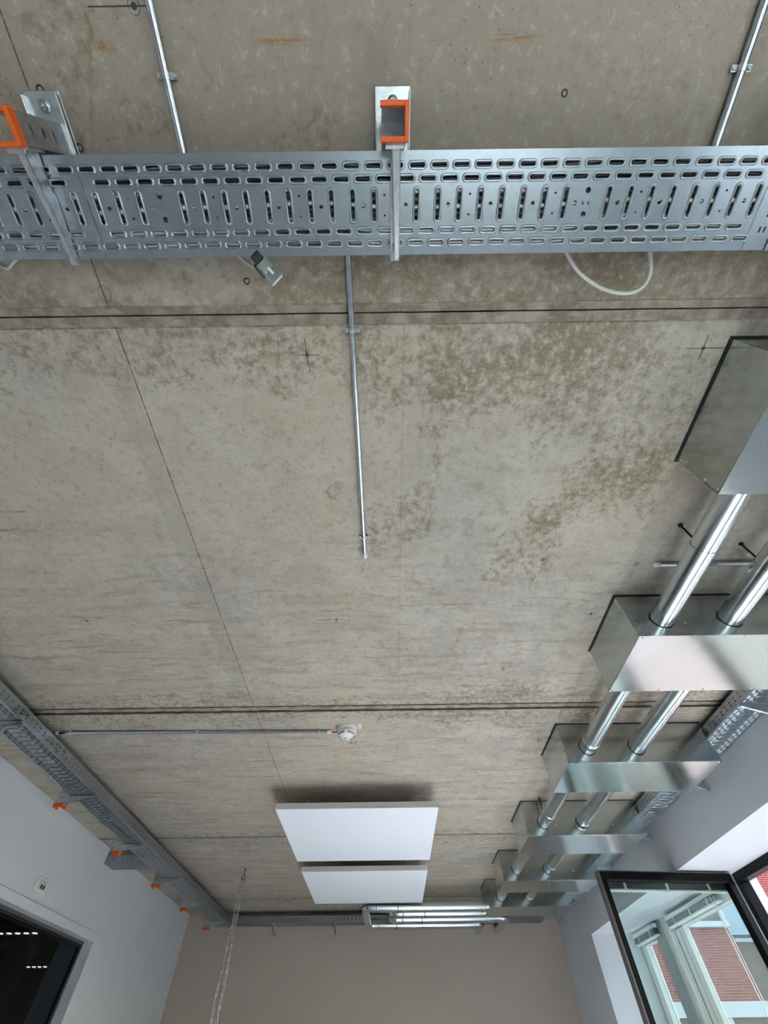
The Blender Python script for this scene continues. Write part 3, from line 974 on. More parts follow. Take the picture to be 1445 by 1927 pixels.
def tray_bottom(xa, xb, phase, fine=True, end=0.027, special=True):
    """perforated tray floor in local coordinates: x along the run, y across, embossed slots pressed downwards"""
    mb = MB()
    I = Matrix.Identity(4)
    e = TW / 2
    n = 20 if fine else 10
    k0 = math.ceil((xa + 0.0195 - phase) / PITCH)
    k1 = math.floor((xb - end - phase) / PITCH)
    h = PITCH / 2
    quad(mb, xa, xb, -e, -0.088, I)
    quad(mb, xa, xb, 0.0885, e, I)
    for (ya, yb, yc, off) in ((-0.088, -0.0635, -0.0755, 0.0), (-0.0635, -0.0395, -0.0515, h), (0.0375, 0.0625, 0.0500, h), (0.0625, 0.0885, 0.0755, 0.0)):
        ks = range(k0, k1 + 1)
        if off:
            ks = range(k0, k1)
        first = max(xa, phase + ks[0] * PITCH + off - h)
        last = min(xb, phase + ks[-1] * PITCH + off + h)
        quad(mb, xa, first, ya, yb, I)
        quad(mb, last, xb, ya, yb, I)
        for k in ks:
            xc = phase + k * PITCH + off
            cell(mb, max(xa, xc - h), min(xb, xc + h), ya, yb, slot_loops(xc, yc, 0.0135, 0.0092, 0.0125, 0.0033, n, True, fine), I)
    ya, yb, yc = -0.0395, 0.0375, -0.001
    quad(mb, xa, phase + k0 * PITCH - 0.013, ya, yb, I)
    for k in range(k0, k1 + 1):
        xc = phase + k * PITCH
        if special and k % 20 == 15:
            ym = (-0.021, 0.019)
            xs0, xs1 = xc - 0.013, xc + 0.013
            cell(mb, xs0, xs1, ya, ym[0] + 0.008, [(round_loop(xc, ym[0] - 0.004, 0.0062, 12), 0), (round_loop(xc, ym[0] - 0.004, 0.0062, 12), 0.0016)], I)
            cell(mb, xs0, xs1, ym[1] - 0.008, yb, [(round_loop(xc, ym[1] + 0.003, 0.0062, 12), 0), (round_loop(xc, ym[1] + 0.003, 0.0062, 12), 0.0016)], I)
            for a, b in ((xs0, xc), (xc, xs1)):
                m_ = (a + b) / 2
                cell(mb, a, b, ym[0] + 0.008, ym[1] - 0.008, [([(m_ + 0.002, 0.003), (m_ - 0.002, 0.003), (m_ - 0.002, -0.004), (m_ + 0.002, -0.004)], 0)], I)
        else:
            cell(mb, xc - 0.013, xc + 0.013, ya, yb, slot_loops(xc, yc, 0.0265, 0.0096, 0.0258, 0.0036, n, False, fine), I)
        ga, gb = xc + 0.013, xc + PITCH - 0.013
        if k == k1:
            quad(mb, ga, xb, ya, yb, I)
            continue
        gm = (ga + gb) / 2
        if k % 2 == 0:
            r = 0.0048
            cell(mb, ga, gb, ya, yb, [(round_loop(gm, yc, r, 12), 0), (round_loop(gm, yc, r, 12), 0.0016)], I)
        elif k % 4 == 1:
            r = 0.0024
            cell(mb, ga, gb, ya, yc, [(round_loop(gm, -0.021, r, 8), 0)], I)
            cell(mb, ga, gb, yc, yb, [(round_loop(gm, 0.019, r, 8), 0)], I)
        else:
            quad(mb, ga, gb, ya, yb, I)
    return mb


def tray_side(xa, xb, sgn, holes=True):
    mb = MB()
    e = TW / 2
    # local frame of the flank: x along, y up -> world (x, sgn*e, y)
    M4 = Matrix(((1, 0, 0, 0), (0, 0, 1, sgn * e), (0, 1, 0, 0), (0, 0, 0, 1)))
    n = int((xb - xa) / PITCH) if holes else 0
    quad(mb, xa, xb, 0, 0.012, M4)
    quad(mb, xa, xb, 0.048, TH, M4)
    if n:
        for r0 in (0.012, 0.030):
            for i in range(n):
                a = xa + i * PITCH
                xc, yc = a + PITCH / 2, r0 + 0.009
                cell(mb, a, a + PITCH, r0, r0 + 0.018, [([(xc + 0.006, yc + 0.0035), (xc - 0.006, yc + 0.0035), (xc - 0.006, yc - 0.0035), (xc + 0.006, yc - 0.0035)], 0)], M4)
        quad(mb, xa + n * PITCH, xb, 0.012, 0.048, M4)
    else:
        quad(mb, xa, xb, 0.012, 0.048, M4)
    # rolled lip
    mb.box((xa, sgn * e - 0.0015, TH - 0.001), (xb, sgn * e + 0.0015, TH + 0.002))
    mb.box((xa, sgn * e - (0.010 if sgn > 0 else 0), TH), (xb, sgn * e + (0 if sgn > 0 else 0.010), TH + 0.002))
    return mb


def tray(label, loc, rz, xa, xb, phase, fine, mat, special=True, holes=True, end=0.027):
    t = thing('cable_tray', label, 'cable tray', loc, rz)
    tray_bottom(xa, xb, phase, fine, end, special).build('tray_floor', mat, t)
    tray_side(xa, xb, -1, holes).build('tray_flank', mat, t)
    tray_side(xa, xb, 1, holes).build('tray_flank', mat, t)
    return t


ZT = CAM_Z + 1.244
NY = -0.0285
near = tray('long bright perforated cable tray crossing overhead between the two orange-capped hangers', (0, NY, ZT), 0, -0.705, 0.985, -0.272, True, 'tray', end=0.065)
MB().box((0.929, -0.1, -0.0009), (0.9315, 0.1, 0.0)).build('fold_line', 'tray_dark', near)
mb = MB()
for x_, y_, w_, h_ in ((0.955, 0.058, 0.004, 0.012), (0.967, 0.058, 0.004, 0.012), (0.963, 0.030, 0.010, 0.004), (0.967, 0.024, 0.004, 0.012), (0.963, -0.004, 0.010, 0.004), (0.959, 0.002, 0.004, 0.014)):
    mb.box((x_ - w_ / 2, y_ - h_ / 2, -0.0008), (x_ + w_ / 2, y_ + h_ / 2, 0.0))
mb.build('tab_cutouts', 'slot_dark', near)
tray('darker perforated cable tray section left of the overhead joint by the open hanger', (0, NY, ZT), 0, -1.75, -0.706, -0.272, True, 'tray_dark')  # darker zinc stands in for the shade of this section's tilt
tray('short cross tray at the overhead tray\'s far right end', (1.093, -0.40, ZT + 0.002), R(90), -0.75, 0.475, 0.0, False, 'tray_dark')
# run along the left wall, the far wall and the window wall
LTX = -2.222
tray('perforated cable tray running along the white left wall', (LTX, 0, ZT), R(90), -0.5, 7.46, 0.01, False, 'tray')
ZF = CAM_Z + 1.237
tray('cable tray along the taupe end wall behind the pipe loops', (0, 7.568, ZF), 0, -2.32, 2.02, 0.0, False, 'tray')
ZR = CAM_Z + 1.265
tray('cable tray tucked between the duct boxes and the window wall', (2.1395, 0, ZR), R(90), -0.6, 7.42, 0.02, False, 'tray')
tray('short cable tray stub passing through the white left wall', (-2.52, 5.07, ZT + 0.001), 0, -0.55, 0.19, 0.0, False, 'tray_dark')


# ------------------------------------------------------------------ ceiling hangers with cantilever arms
def holed_plate(mb, w0, w1, z0, z1, cells, M4, rx=0.0035, rz=0.009):
    """plate in local (x,y) = (across, up) with one slot per cell row"""
    n = len(cells)
    zz = [z0 + (z1 - z0) * i / n for i in range(n + 1)]
    for i, on in enumerate(cells):
        if on:
            cx, cy = (w0 + w1) / 2, (zz[i] + zz[i + 1]) / 2
            cell(mb, w0, w1, zz[i], zz[i + 1], [(stadium(cx, cy, 0.006, 0.0045, 10, True), 0)], M4)
        else:
            quad(mb, w0, w1, zz[i], zz[i + 1], M4)


def hanger(label, loc, rz, group=None, arm=True, drop=0.19, cap=True):
    """origin on the ceiling above the stalk; the arm points to local +y; the stalk is a channel open to local -x"""
    t = thing('tray_hanger', label, 'hanger', loc, rz, group)
    # base channel bolted to the slab
    mb = MB()
    mb.cbox((-0.042, -0.088, -0.004), (0.042, 0.088, 0.0), 0.0015)
    mb.cbox((-0.042, -0.080, -0.018), (-0.039, 0.088, -0.003), 0.001)
    mb.cbox((0.039, -0.080, -0.018), (0.042, 0.088, -0.003), 0.001)
    bp = mb.build('base_plate', 'bracket', t)
    for yb_ in (-0.060, 0.060):
        m2 = MB()
        m2.lathe([(0.013, 0), (0.013, -0.0025), (0.0, -0.0025)], 20, Matrix.Translation((0, yb_, -0.004)))
        m2.lathe([(0.0075, 0), (0.0075, -0.006), (0.0, -0.006)], 6, Matrix.Translation((0, yb_, -0.0065)), False)
        m2.lathe([(0.004, 0), (0.004, -0.004), (0.0, -0.005)], 10, Matrix.Translation((0, yb_, -0.0125)))
        m2.build('anchor_bolt', 'screw', t)
    # stalk
    hx, hy = 0.027, 0.029
    mb = MB()
    cells = [True] * 4 + [False]
    web = Matrix(((0, 0, 1, hx), (1, 0, 0, 0), (0, 1, 0, 0), (0, 0, 0, 1)))
    for off in (0.0, -0.003):
        holed_plate(mb, -hy, hy, -drop, -0.004, cells, Matrix.Translation((off, 0, 0)) @ web)
    for sy in (-1, 1):
        fl = Matrix(((1, 0, 0, 0), (0, 0, 1, sy * hy), (0, 1, 0, 0), (0, 0, 0, 1)))
        for off in (0.0, -sy * 0.003):
            holed_plate(mb, -hx, hx, -drop, -0.004, cells, Matrix.Translation((0, off, 0)) @ fl)
    mb.build('stalk', 'bracket', t)
    if cap:
        mb = MB()
        c0, c1 = -drop - 0.004, -drop + 0.020
        mb.cbox((hx - 0.006, -hy - 0.003, c0), (hx + 0.003, hy + 0.003, c1), 0.0012)
        mb.cbox((-hx - 0.003, -hy - 0.003, c0), (hx - 0.006, -hy + 0.006, c1), 0.0012)
        mb.cbox((-hx - 0.003, hy - 0.006, c0), (hx - 0.006, hy + 0.003, c1), 0.0012)
        mb.build('end_cap', 'orange', t, 'orange plastic end cap')
    if arm:
        at = -(CEIL - ZT) - 0.0045           # top of the arm carries the tray
        ax = 0.004
        mb = MB()
        ya, yb_ = hy + 0.001, hy + 0.222
        dr, dt = 0.046, 0.011
        # web with taper
        mb.prism([(ya, at), (yb_, at), (yb_, at - dt), (ya, at - dr)], ax + 0.008, ax + 0.0105, 0)
        # sloping lower flange, narrowing to the tip
        vs_ = []
        for (yy, d_, w_) in ((ya, dr, 0.019), (yb_, dt, 0.011)):
            vs_ += [(ax + 0.0105 - w_, yy, at - d_), (ax + 0.0105, yy, at - d_), (ax + 0.0105, yy, at - d_ + 0.0025), (ax + 0.0105 - w_, yy, at - d_ + 0.0025)]
        mb.add(vs_, [(0, 1, 2, 3), (4, 7, 6, 5), (0, 4, 5, 1), (1, 5, 6, 2), (2, 6, 7, 3), (3, 7, 4, 0)])
        # upper flange
        mb.cbox((ax - 0.012, ya, at - 0.0025), (ax + 0.0105, yb_ + 0.004, at), 0.0008)
        mb.cbox((ax - 0.020, ya - 0.001, at - 0.050), (ax + 0.020, ya + 0.004, at + 0.012), 0.001)
        mb.cbox((ax - 0.024, ya + 0.001, at - 0.052), (ax + 0.016, ya + 0.012, at - 0.047), 0.001)
        mb.build('cantilever_arm', 'bracket', t)
        m2 = MB()
        m2.lathe([(0.006, 0), (0.006, -0.004), (0.003, -0.005), (0, -0.005)], 8, Matrix.Translation((ax - 0.004, yb_ - 0.016, at - 0.0025)))
        m2.lathe([(0.0045, 0), (0.0045, -0.003), (0, -0.004)], 6, Matrix.Translation((ax - 0.004, yb_ - 0.030, at - 0.0025)))
        m2.build('tray_screw', 'screw', t)
    return t


h0 = hanger('hanger with orange cap at the middle of the overhead tray', (0.033, -0.168, CEIL), 0.0)
dup(h0, (-0.792, -0.168, CEIL), 0.0, 'hanger with orange cap cut by the photo edge beside the red chalk line')
SX = -2.36
lab = ['nearest orange-capped hanger of the left wall tray, partly out of the photo', 'orange-capped hanger on the left wall tray above the wall socket',
       'orange-capped hanger on the left wall tray beside the through-wall stub', 'orange-capped hanger on the left wall tray just past the through-wall stub',
       'orange-capped hanger on the left wall tray at the wall corner', 'last orange-capped hanger of the left wall tray, in front of the taupe wall']
for yy, la in zip((2.352, 3.400, 4.438, 5.443, 6.402, 7.380), lab):
    dup(h0, (SX, yy + 0.004, CEIL), R(-90), la, 'hangers of the left wall tray')

# wall consoles under the window-side tray
def console(label, loc, rz=0.0, group='consoles of the window-side tray'):
    t = thing('wall_console', label, 'bracket', loc, rz, group)
    mb = MB()
    mb.prism([(-0.003, 0.0), (-0.003, -0.085), (-0.020, -0.085), (-0.215, -0.014), (-0.215, 0.0)], 0.006, 0.009, 1)
    mb.add([(-0.020, -0.008, -0.085), (-0.215, -0.004, -0.014), (-0.215, 0.009, -0.014), (-0.020, 0.009, -0.085)], [(0, 1, 2, 3)])
    mb.cbox((-0.217, -0.009, -0.003), (-0.003, 0.009, 0.0), 0.001)
    mb.build('cantilever_arm', 'bracket', t)
    MB().cbox((-0.004, -0.018, -0.090), (0.0, 0.018, 0.0), 0.001).build('wall_plate', 'bracket', t)
    return t


for yy, la in ((2.30, 'wall console under the window-side tray between the two nearest duct boxes'), (3.27, 'wall console peeking out beyond the third duct box'),
               (4.30, 'wall console peeking out beyond the fourth duct box'), (5.35, 'wall console above the open casement\'s free corner'),
               (6.37, 'wall console beside the last duct box'), (7.36, 'wall console in the window-side far corner')):
    console(la, (XR, yy, ZR - 0.001))
for xx, la in ((-1.525, 'small wall console under the end wall tray nearest the chain'), (-0.712, 'small wall console under the end wall tray beside the pipe loops')):
    console(la, (xx, YF, ZF - 0.001), R(90), 'consoles of the end wall tray')


# ------------------------------------------------------------------ ventilation duct boxes
BX0, BX1, BZ = 1.103, 2.030, CAM_Z + 1.1227
BOXES = [(0.314, 0.747), (1.484, 1.913), (2.692, 3.123), (3.943, 4.388), (5.165, 5.576), (6.162, 6.579)]
BL = ['large galvanised duct box at the right photo edge, nearest the overhead tray', 'second galvanised duct box, cut by the right photo edge',
      'third galvanised duct box, seen whole below the slab joint', 'fourth galvanised duct box between the third and the open casement',
      'fifth galvanised duct box, partly behind the open casement corner', 'last galvanised duct box where the end wall pipes start']
PXS, PZ, PR = (1.246, 1.554), CAM_Z + 1.212, 0.0465


def duct_box(ya, yb, label):
    t = thing('duct_box', label, 'duct box', (BX0, ya, BZ), 0, 'duct boxes along the window wall')
    w, d, h = BX1 - BX0, yb - ya, CEIL - BZ - 0.004
    th = 0.0015
    MB().cbox((0, 0.002, 0.002), (th, d - 0.002, h), 0.0005).build('end_panel', 'casing', t)
    MB().cbox((w - th, 0.002, 0.002), (w, d - 0.002, h), 0.0005).build('end_panel', 'casing', t)
    for y_, nm in ((0.0, 'side_panel'), (d - th, 'side_panel')):
        MB().cbox((0.001, y_, 0.074), (w - 0.001, y_ + th, h), 0.0005).build(nm, 'casing', t)
    mb = MB()
    mb.cbox((0.0005, -0.0012, 0.0), (w - 0.0005, d + 0.0012, th), 0.0005)
    mb.cbox((0.0005, -0.0018, 0.0), (w - 0.0005, -0.0002, 0.078), 0.0005)
    mb.cbox((0.0005, d + 0.0002, 0.0), (w - 0.0005, d + 0.0018, 0.078), 0.0005)
    mb.build('bottom_cover', 'casing', t)
    mb = MB()
    mb.box((-0.006, -0.006, h), (w + 0.006, d + 0.006, h + 0.0035))
    mb.build('rubber_seal', 'gasket', t)
    mb = MB()

    def sc(p, axis):
        rot = {'-z': Matrix.Identity(4), '-y': Matrix.Rotation(R(-90), 4, 'X'), '-x': Matrix.Rotation(R(90), 4, 'Y')}[axis]
        mb.lathe([(0.0048, 0), (0.0042, -0.002), (0.002, -0.0028), (0, -0.0028)], 8, Matrix.Translation(p) @ rot)
    for x_ in (0.015, 0.24, 0.46, 0.69, w - 0.015):
        sc((x_, 0.010, 0), '-z')
        sc((x_, d - 0.010, 0), '-z')
        sc((x_, -0.0018, 0.068), '-y')
    for z_ in (0.012, 0.075, h - 0.02):
        sc((0, 0.012, z_), '-x')
        sc((0, d - 0.012, z_), '-x')
    mb.build('screw_heads', 'screw', t, kind='stuff')
    mb = MB()
    for px in PXS:
        for y_ in (-0.0025, d + 0.0005):
            mb.tube([(px - BX0, y_, PZ - BZ), (px - BX0, y_ + 0.002, PZ - BZ)], PR + 0.0035, 32)
    mb.build('pipe_collars', 'gasket', t)
    return t


for (a, b), la in zip(BOXES, BL):
    duct_box(a, b, la)


def straight_duct(label, p0, p1, seams=(), r=None, group=None):
    r = r or PR
    p0, p1 = Vector(p0), Vector(p1)
    L = (p1 - p0).length
    t = thing('duct_pipe', label, 'duct', p0, 0, group)
    d = (p1 - p0).normalized()
    MB().tube([(0, 0, 0), d * L], r, 40).build('pipe', 'duct', t)
    for s_ in seams:
        MB().tube([d * (s_ - 0.002), d * (s_ - 0.0015), d * (s_ + 0.0495), d * (s_ + 0.05)], [r + 0.0003, r + 0.0016, r + 0.0016, r + 0.0003], 40, False).build('coupling', 'duct', t)
    return t


ORD = ['first', 'second', 'third', 'fourth', 'fifth', 'sixth']
for i in range(5):
    a, b = BOXES[i][1] + 0.003, BOXES[i + 1][0] - 0.003
    for j, px in enumerate(PXS):
        side = 'room-side' if j == 0 else 'window-side'
        seams = {(1, 0): (b - a - 0.10,), (2, 0): (b - a - 0.22,), (2, 1): (b - a - 0.06,), (3, 1): (b - a - 0.16,), (4, 1): (b - a - 0.10,)}.get((i, j), ())
        straight_duct('%s round steel duct between the %s and %s duct boxes' % (side, ORD[i], ORD[i + 1]), (px, a, PZ), (px, b, PZ), seams, None, 'straight ducts between the duct boxes')
for j, px in enumerate(PXS):
    straight_duct('%s round steel duct running into the nearest duct box' % ('room-side', 'window-side')[j], (px, -1.2, PZ), (px, BOXES[0][0] - 0.003, PZ), (), None, 'straight ducts between the duct boxes')

# hanging rods of the straight ducts
for (x_, y_, la) in ((1.246, 1.058, 'threaded rod holding the room-side duct between the first two boxes'), (1.554, 1.165, 'threaded rod holding the window-side duct between the first two boxes'),
                     (1.246, 3.888, 'threaded rod beside the top edge of the fourth duct box')):
    t = thing('hanging_rod', la, 'rod', (x_, y_, CEIL), 0, 'hanging rods of the ducts')
    MB().tube([(0, 0, 0), (0, 0, PZ + PR + 0.002 - CEIL)], 0.004, 8).build('rod', 'dark_steel', t)
    MB().lathe([(0.010, 0), (0.010, -0.006), (0.006, -0.010), (0, -0.010)], 8, None, False).build('anchor_nut', 'dark_steel', t)
    if y_ < 3:
        mb = MB()
        mb.tube([(0, -0.012, PZ - CEIL), (0, 0.012, PZ - CEIL)], PR + 0.0015, 32, False)
        mb.build('pipe_clip', 'duct', t)


# pipe loops in front of the end wall
def bend(p, q, r_, via, n=8):
    """quarter bend polyline from p to q around corner via"""
    p, q, via = Vector(p), Vector(q), Vector(via)
    c = p + q - via
    out = []
    for i in range(n + 1):
        a = math.pi / 2 * i / n
        out.append(c + (p - c) * math.cos(a) + (q - c) * math.sin(a))
    return out


def loop_run(label, xr, y_in, y_out, xl, x_end, end_to_wall, zc, seam1, seam2, feed=None):
    t = thing('pipe_loop', label, 'duct', (0, 0, 0), 0, 'pipe loops at the end wall')
    r, k = 0.045, 0.065
    if feed is None:
        MB().tube([(xr, y_in, zc), (xl + k, y_in, zc)], r, 32).build('pipe', 'duct', t)
    else:
        MB().tube([(xr - k, y_in, zc), (xl + k, y_in, zc)], r, 32).build('pipe', 'duct', t)
        MB().tube([(xr, feed, zc)] + bend((xr, y_in - k, zc), (xr - k, y_in, zc), k, (xr, y_in, zc)), r + 0.001, 32).build('elbow', 'duct', t)
    ub = bend((xl + k, y_in, zc), (xl, y_in + k, zc), k, (xl, y_in, zc)) + bend((xl, y_out - k, zc), (xl + k, y_out, zc), k, (xl, y_out, zc))
    MB().tube([(xl + k + 0.05, y_in, zc)] + ub + [(xl + k + 0.05, y_out, zc)], r + 0.0018, 32).build('return_bend', 'duct', t)
    MB().tube([(xl + k, y_out, zc), (x_end - k, y_out, zc)], r, 32).build('pipe', 'duct', t)
    MB().tube([(x_end - k - 0.05, y_out, zc)] + bend((x_end - k, y_out, zc), (x_end, y_out + k, zc), k, (x_end, y_out, zc)) + [(x_end, YF - 0.001, zc)], r + 0.0018, 32).build('elbow', 'duct', t)
    for (x_, y_) in ((seam1, y_in), (seam2, y_out)):
        mb = MB()
        mb.tube([(x_ - 0.004, y_, zc), (x_ + 0.004, y_, zc)], r + 0.0022, 32)
        mb.build('clamp_band', 'gasket', t)
    for (x_, y_) in ((xl + k + 0.07, y_in), (xl + k + 0.07, y_out)):
        mb = MB()
        mb.tube([(x_ - 0.012, y_, zc), (x_ - 0.011, y_, zc), (x_ + 0.011, y_, zc), (x_ + 0.012, y_, zc)], [r, r + 0.003, r + 0.003, r], 32, False)
        mb.build('bead_ring', 'duct', t)
    return t


loop_run('wide outer steel pipe loop at the end wall', BX0 - 0.002, 6.40, 7.30, -0.272, 1.165, True, CAM_Z + 1.180, 0.10, 0.09)
loop_run('narrow inner steel pipe loop nested in the wide one', 1.33, 6.69, 6.985, 0.030, 1.435, True, CAM_Z + 1.180, 0.42, 0.40, 6.585)


# ------------------------------------------------------------------ conduits on the slab
def conduit(label, p0, p1, clamps, cap0=None, cap1=None, r=0.0092, wire=None):
    p0, p1 = Vector((*p0, CEIL - r - 0.003)), Vector((*p1, CEIL - r - 0.003))
    d = (p1 - p0).normalized()
    L = (p1 - p0).length
    rz = math.atan2(d.y, d.x)
    t = thing('conduit', label, 'conduit', p0, rz)
    MB().tube([(0, 0, 0), (L, 0, 0)], r, 20).build('tube', 'conduit', t)
    for c in clamps:
        mb = MB()
        w = 0.0065
        arc = [(math.cos(a) * (r + 0.0012), math.sin(a) * (r + 0.0012)) for a in [math.pi + math.pi * i / 10 for i in range(11)]]
        prof = [(-r - 0.0012, r + 0.003)] + arc + [(r + 0.0012, r + 0.003)]
        vs_, fs = [], []
        for (y_, z_) in prof:
            vs_ += [(c - w, y_, z_), (c + w, y_, z_)]
        for i in range(len(prof) - 1):
            fs.append((2 * i, 2 * i + 1, 2 * i + 3, 2 * i + 2))
        mb.add(vs_, fs, True)
        for sy in (-1, 1):
            ys = sorted((sy * (r + 0.001), sy * (r + 0.014)))
            mb.cbox((c - w, ys[0], r - 0.0075), (c + w, ys[1], r - 0.0055), 0.0006)
            mb.box((c - w * 0.8, sy * (r + 0.007) - 0.003, r - 0.006), (c + w * 0.8, sy * (r + 0.007) + 0.003, r + 0.003))
        cl = mb.build('clamp', 'bracket', t)
        for sy in (-1, 1):
            MB().lathe([(0.0045, 0), (0.0040, -0.0025), (0.0022, -0.0038), (0, -0.0038)], 10, Matrix.Translation((c, sy * (r + 0.0085), r - 0.0075))).build('clamp_screw', 'screw', cl)
    for cp, x_ in ((cap0, 0.0), (cap1, L)):
        if cp:
            s_ = -1 if x_ == 0 else 1
            MB().tube([(x_ - s_ * 0.006, 0, 0), (x_ - s_ * 0.005, 0, 0), (x_ + s_ * 0.018, 0, 0), (x_ + s_ * 0.020, 0, 0)], [r, r + 0.0018, r + 0.0018, r * 0.8], 20).build('end_sleeve', 'white_plastic', t)
    if wire:
        MB().tube([(wire[0], 0, 0), (wire[1], 0.004, -0.004), (wire[2], 0.002, 0.002)], 0.005, 10).build('red_wire', 'cable_red', t)
    return t


conduit('conduit coming in beside the red chalk line and passing above the overhead tray', (-0.488, -0.75), (-0.486, 0.02), (0.475,))
conduit('conduit at the top right corner passing above the overhead tray', (0.834, -0.75), (0.834, 0.02), (0.475,))
conduit('short straight conduit with white end sleeve along the middle of the slab', (-0.092, -0.02), (-0.0875, 1.188), (0.295, 1.115), None, True)
conduit('long thin conduit crossing to the smoke detector', (-2.145, 2.700), (-0.385, 2.730), (0.085, 0.905, 1.70), True, True, 0.0085, (-0.015, -0.045, -0.085))
conduit('capped conduit behind the steel ducts between the first two boxes', (1.228, 1.274), (2.20, 1.262), (0.60,), True, None)
tag(MB().tube([(-0.362, 2.730, CEIL - 0.014), (-0.340, 2.728, CEIL - 0.018), (-0.31, 2.722, CEIL - 0.016)], 0.004, 8).build('red_cable', 'cable_red'),
    'short red cable between the conduit sleeve and the smoke detector', 'cable')

# ------------------------------------------------------------------ smoke detector and its sticker
t = thing('smoke_detector', 'round white smoke detector at the end of the long conduit', 'smoke detector', (-0.262, 2.712, CEIL))
t.scale = (1.1, 1.1, 1.1)
MB().lathe([(0.058, 0.0), (0.058, -0.016), (0.052, -0.020), (0.050, -0.021), (0, -0.021)], 40).build('base', 'white_plastic', t)
MB().lathe([(0.047, -0.0205), (0.055, -0.024), (0.056, -0.030), (0.052, -0.037), (0.043, -0.043), (0.038, -0.045), (0.033, -0.050), (0.026, -0.056), (0.020, -0.058), (0, -0.059)], 40).build('dome', 'white_plastic', t)
for rr, zz in ((0.0498, -0.0392), (0.0445, -0.0430)):
    for q in range(4):
        a0, a1 = R(q * 90 + 10), R(q * 90 + 80)
        pts = [(rr * math.cos(a0 + (a1 - a0) * i / 8), rr * math.sin(a0 + (a1 - a0) * i / 8), zz) for i in range(9)]
        MB().tube(pts, 0.0017, 6).build('air_slot', 'slot_dark', t)
MB().lathe([(0.009, -0.0575), (0.008, -0.065), (0.004, -0.068), (0, -0.068)], 14, Matrix.Translation((0.0, 0.0, 0))).build('sensor_tip', 'white_plastic', t)
st = thing('sticker', 'small white label with pink print beside the smoke detector', 'sticker', (-0.178, 2.690, CEIL))
MB().cbox((-0.011, -0.028, -0.0016), (0.011, 0.028, 0.0), 0.0004).build('label_card', 'white_plastic', st)
mb = MB()
for i in range(5):
    mb.box((-0.006, -0.020 + i * 0.008, -0.0020), (0.005 - (i % 2) * 0.002, -0.0155 + i * 0.008, -0.0012))
mb.build('printed_lines', 'pink_print', st)


# ------------------------------------------------------------------ acoustic ceiling panels
def panel(label, x0, x1, y0, y1, zb):
    t = thing('ceiling_panel', label, 'ceiling panel', ((x0 + x1) / 2, (y0 + y1) / 2, zb), 0, 'white hanging ceiling panels')
    hx, hy = (x1 - x0) / 2, (y1 - y0) / 2
    MB().cbox((-hx, -hy, 0.0), (hx, hy, 0.036), 0.003).build('board', 'fabric', t)
    mb = MB()
    for lo, hi in (((-hx - 0.002, -hy - 0.002, 0.0015), (hx + 0.002, -hy, 0.040)), ((-hx - 0.002, hy, 0.0015), (hx + 0.002, hy + 0.002, 0.040)),
                   ((-hx - 0.002, -hy, 0.0015), (-hx, hy, 0.040)), ((hx, -hy, 0.0015), (hx + 0.002, hy, 0.040))):
        mb.box(lo, hi)
    mb.build('edge_frame', 'panel_edge', t)
    top = CEIL - zb
    for sx in (-1, 1):
        for sy in (-1, 1):
            px, py = sx * (hx - 0.19), sy * (hy - 0.28)
            mb = MB()
            mb.tube([(px, py, 0.036), (px, py, top - 0.03)], 0.0014, 6)
            mb.build('wire', 'screw', t)
            mb = MB()
            pts = [(px + 0.011 * math.sin(a), py, top - 0.022 - 0.011 * math.cos(a)) for a in [R(k) for k in range(0, 300, 25)]]
            mb.tube(pts + [(px, py, top - 0.010), (px, py, top)], 0.0022, 8)
            mb.build('ceiling_hook', 'screw', t)
    return t


panel('larger looking white ceiling panel, nearer the smoke detector', -0.836, 0.376, 3.551, 4.770, CAM_Z + 1.19)
panel('white ceiling panel nearer the taupe end wall', -0.838, 0.373, 5.086, 6.283, CAM_Z + 1.19)

# ------------------------------------------------------------------ hanging chain loop
t = thing('hanging_chain', 'long doubled steel chain hanging from a ceiling hook', 'chain', (-1.543, 5.672, CEIL))
mb = MB()
mb.lathe([(0.012, 0), (0.012, -0.003), (0.0, -0.003)], 12)
mb.tube([(0, 0, 0), (0, 0, -0.055)], 0.0042, 10)
pts = [(0.018 * math.sin(a), 0.0, -0.073 - 0.0 + 0.018 * math.cos(a)) for a in [R(k) for k in range(0, 330, 20)]]
mb.tube(pts, 0.0038, 8)
mb.build('ceiling_hook', 'dark_steel', t)


def chain_strand(sx, sy):
    mb = MB()
    zz, i = -0.092, 0
    pitch, hw, hl, r = 0.036, 0.0095, 0.0240, 0.0034
    while zz > -1.95:
        f = min(1.0, (-zz - 0.09) / 0.5)
        spread = 0.012 + 0.012 * f + 0.005 * math.sin(-zz * 9)
        cx, cy = sx * spread, sy * spread * 0.4
        rot = Matrix.Rotation((R(90) if i % 2 else 0.0) + 0.5 + 0.3 * math.sin(zz * 5), 4, 'Z')
        pts = []
        for k in range(12):
            a = 2 * math.pi * (k + 0.5) / 12
            pts.append((hw * math.cos(a), 0, (hl - hw if math.sin(a) > 0 else -(hl - hw)) + hw * math.sin(a)))
        mb.tube(pts, r, 6, False, True, Matrix.Translation((cx, cy, zz)) @ rot)
        zz -= pitch
        i += 1
    return mb.build('chain_strand', 'chain', t, kind='stuff')


chain_strand(-1, 1)
chain_strand(1, -1)

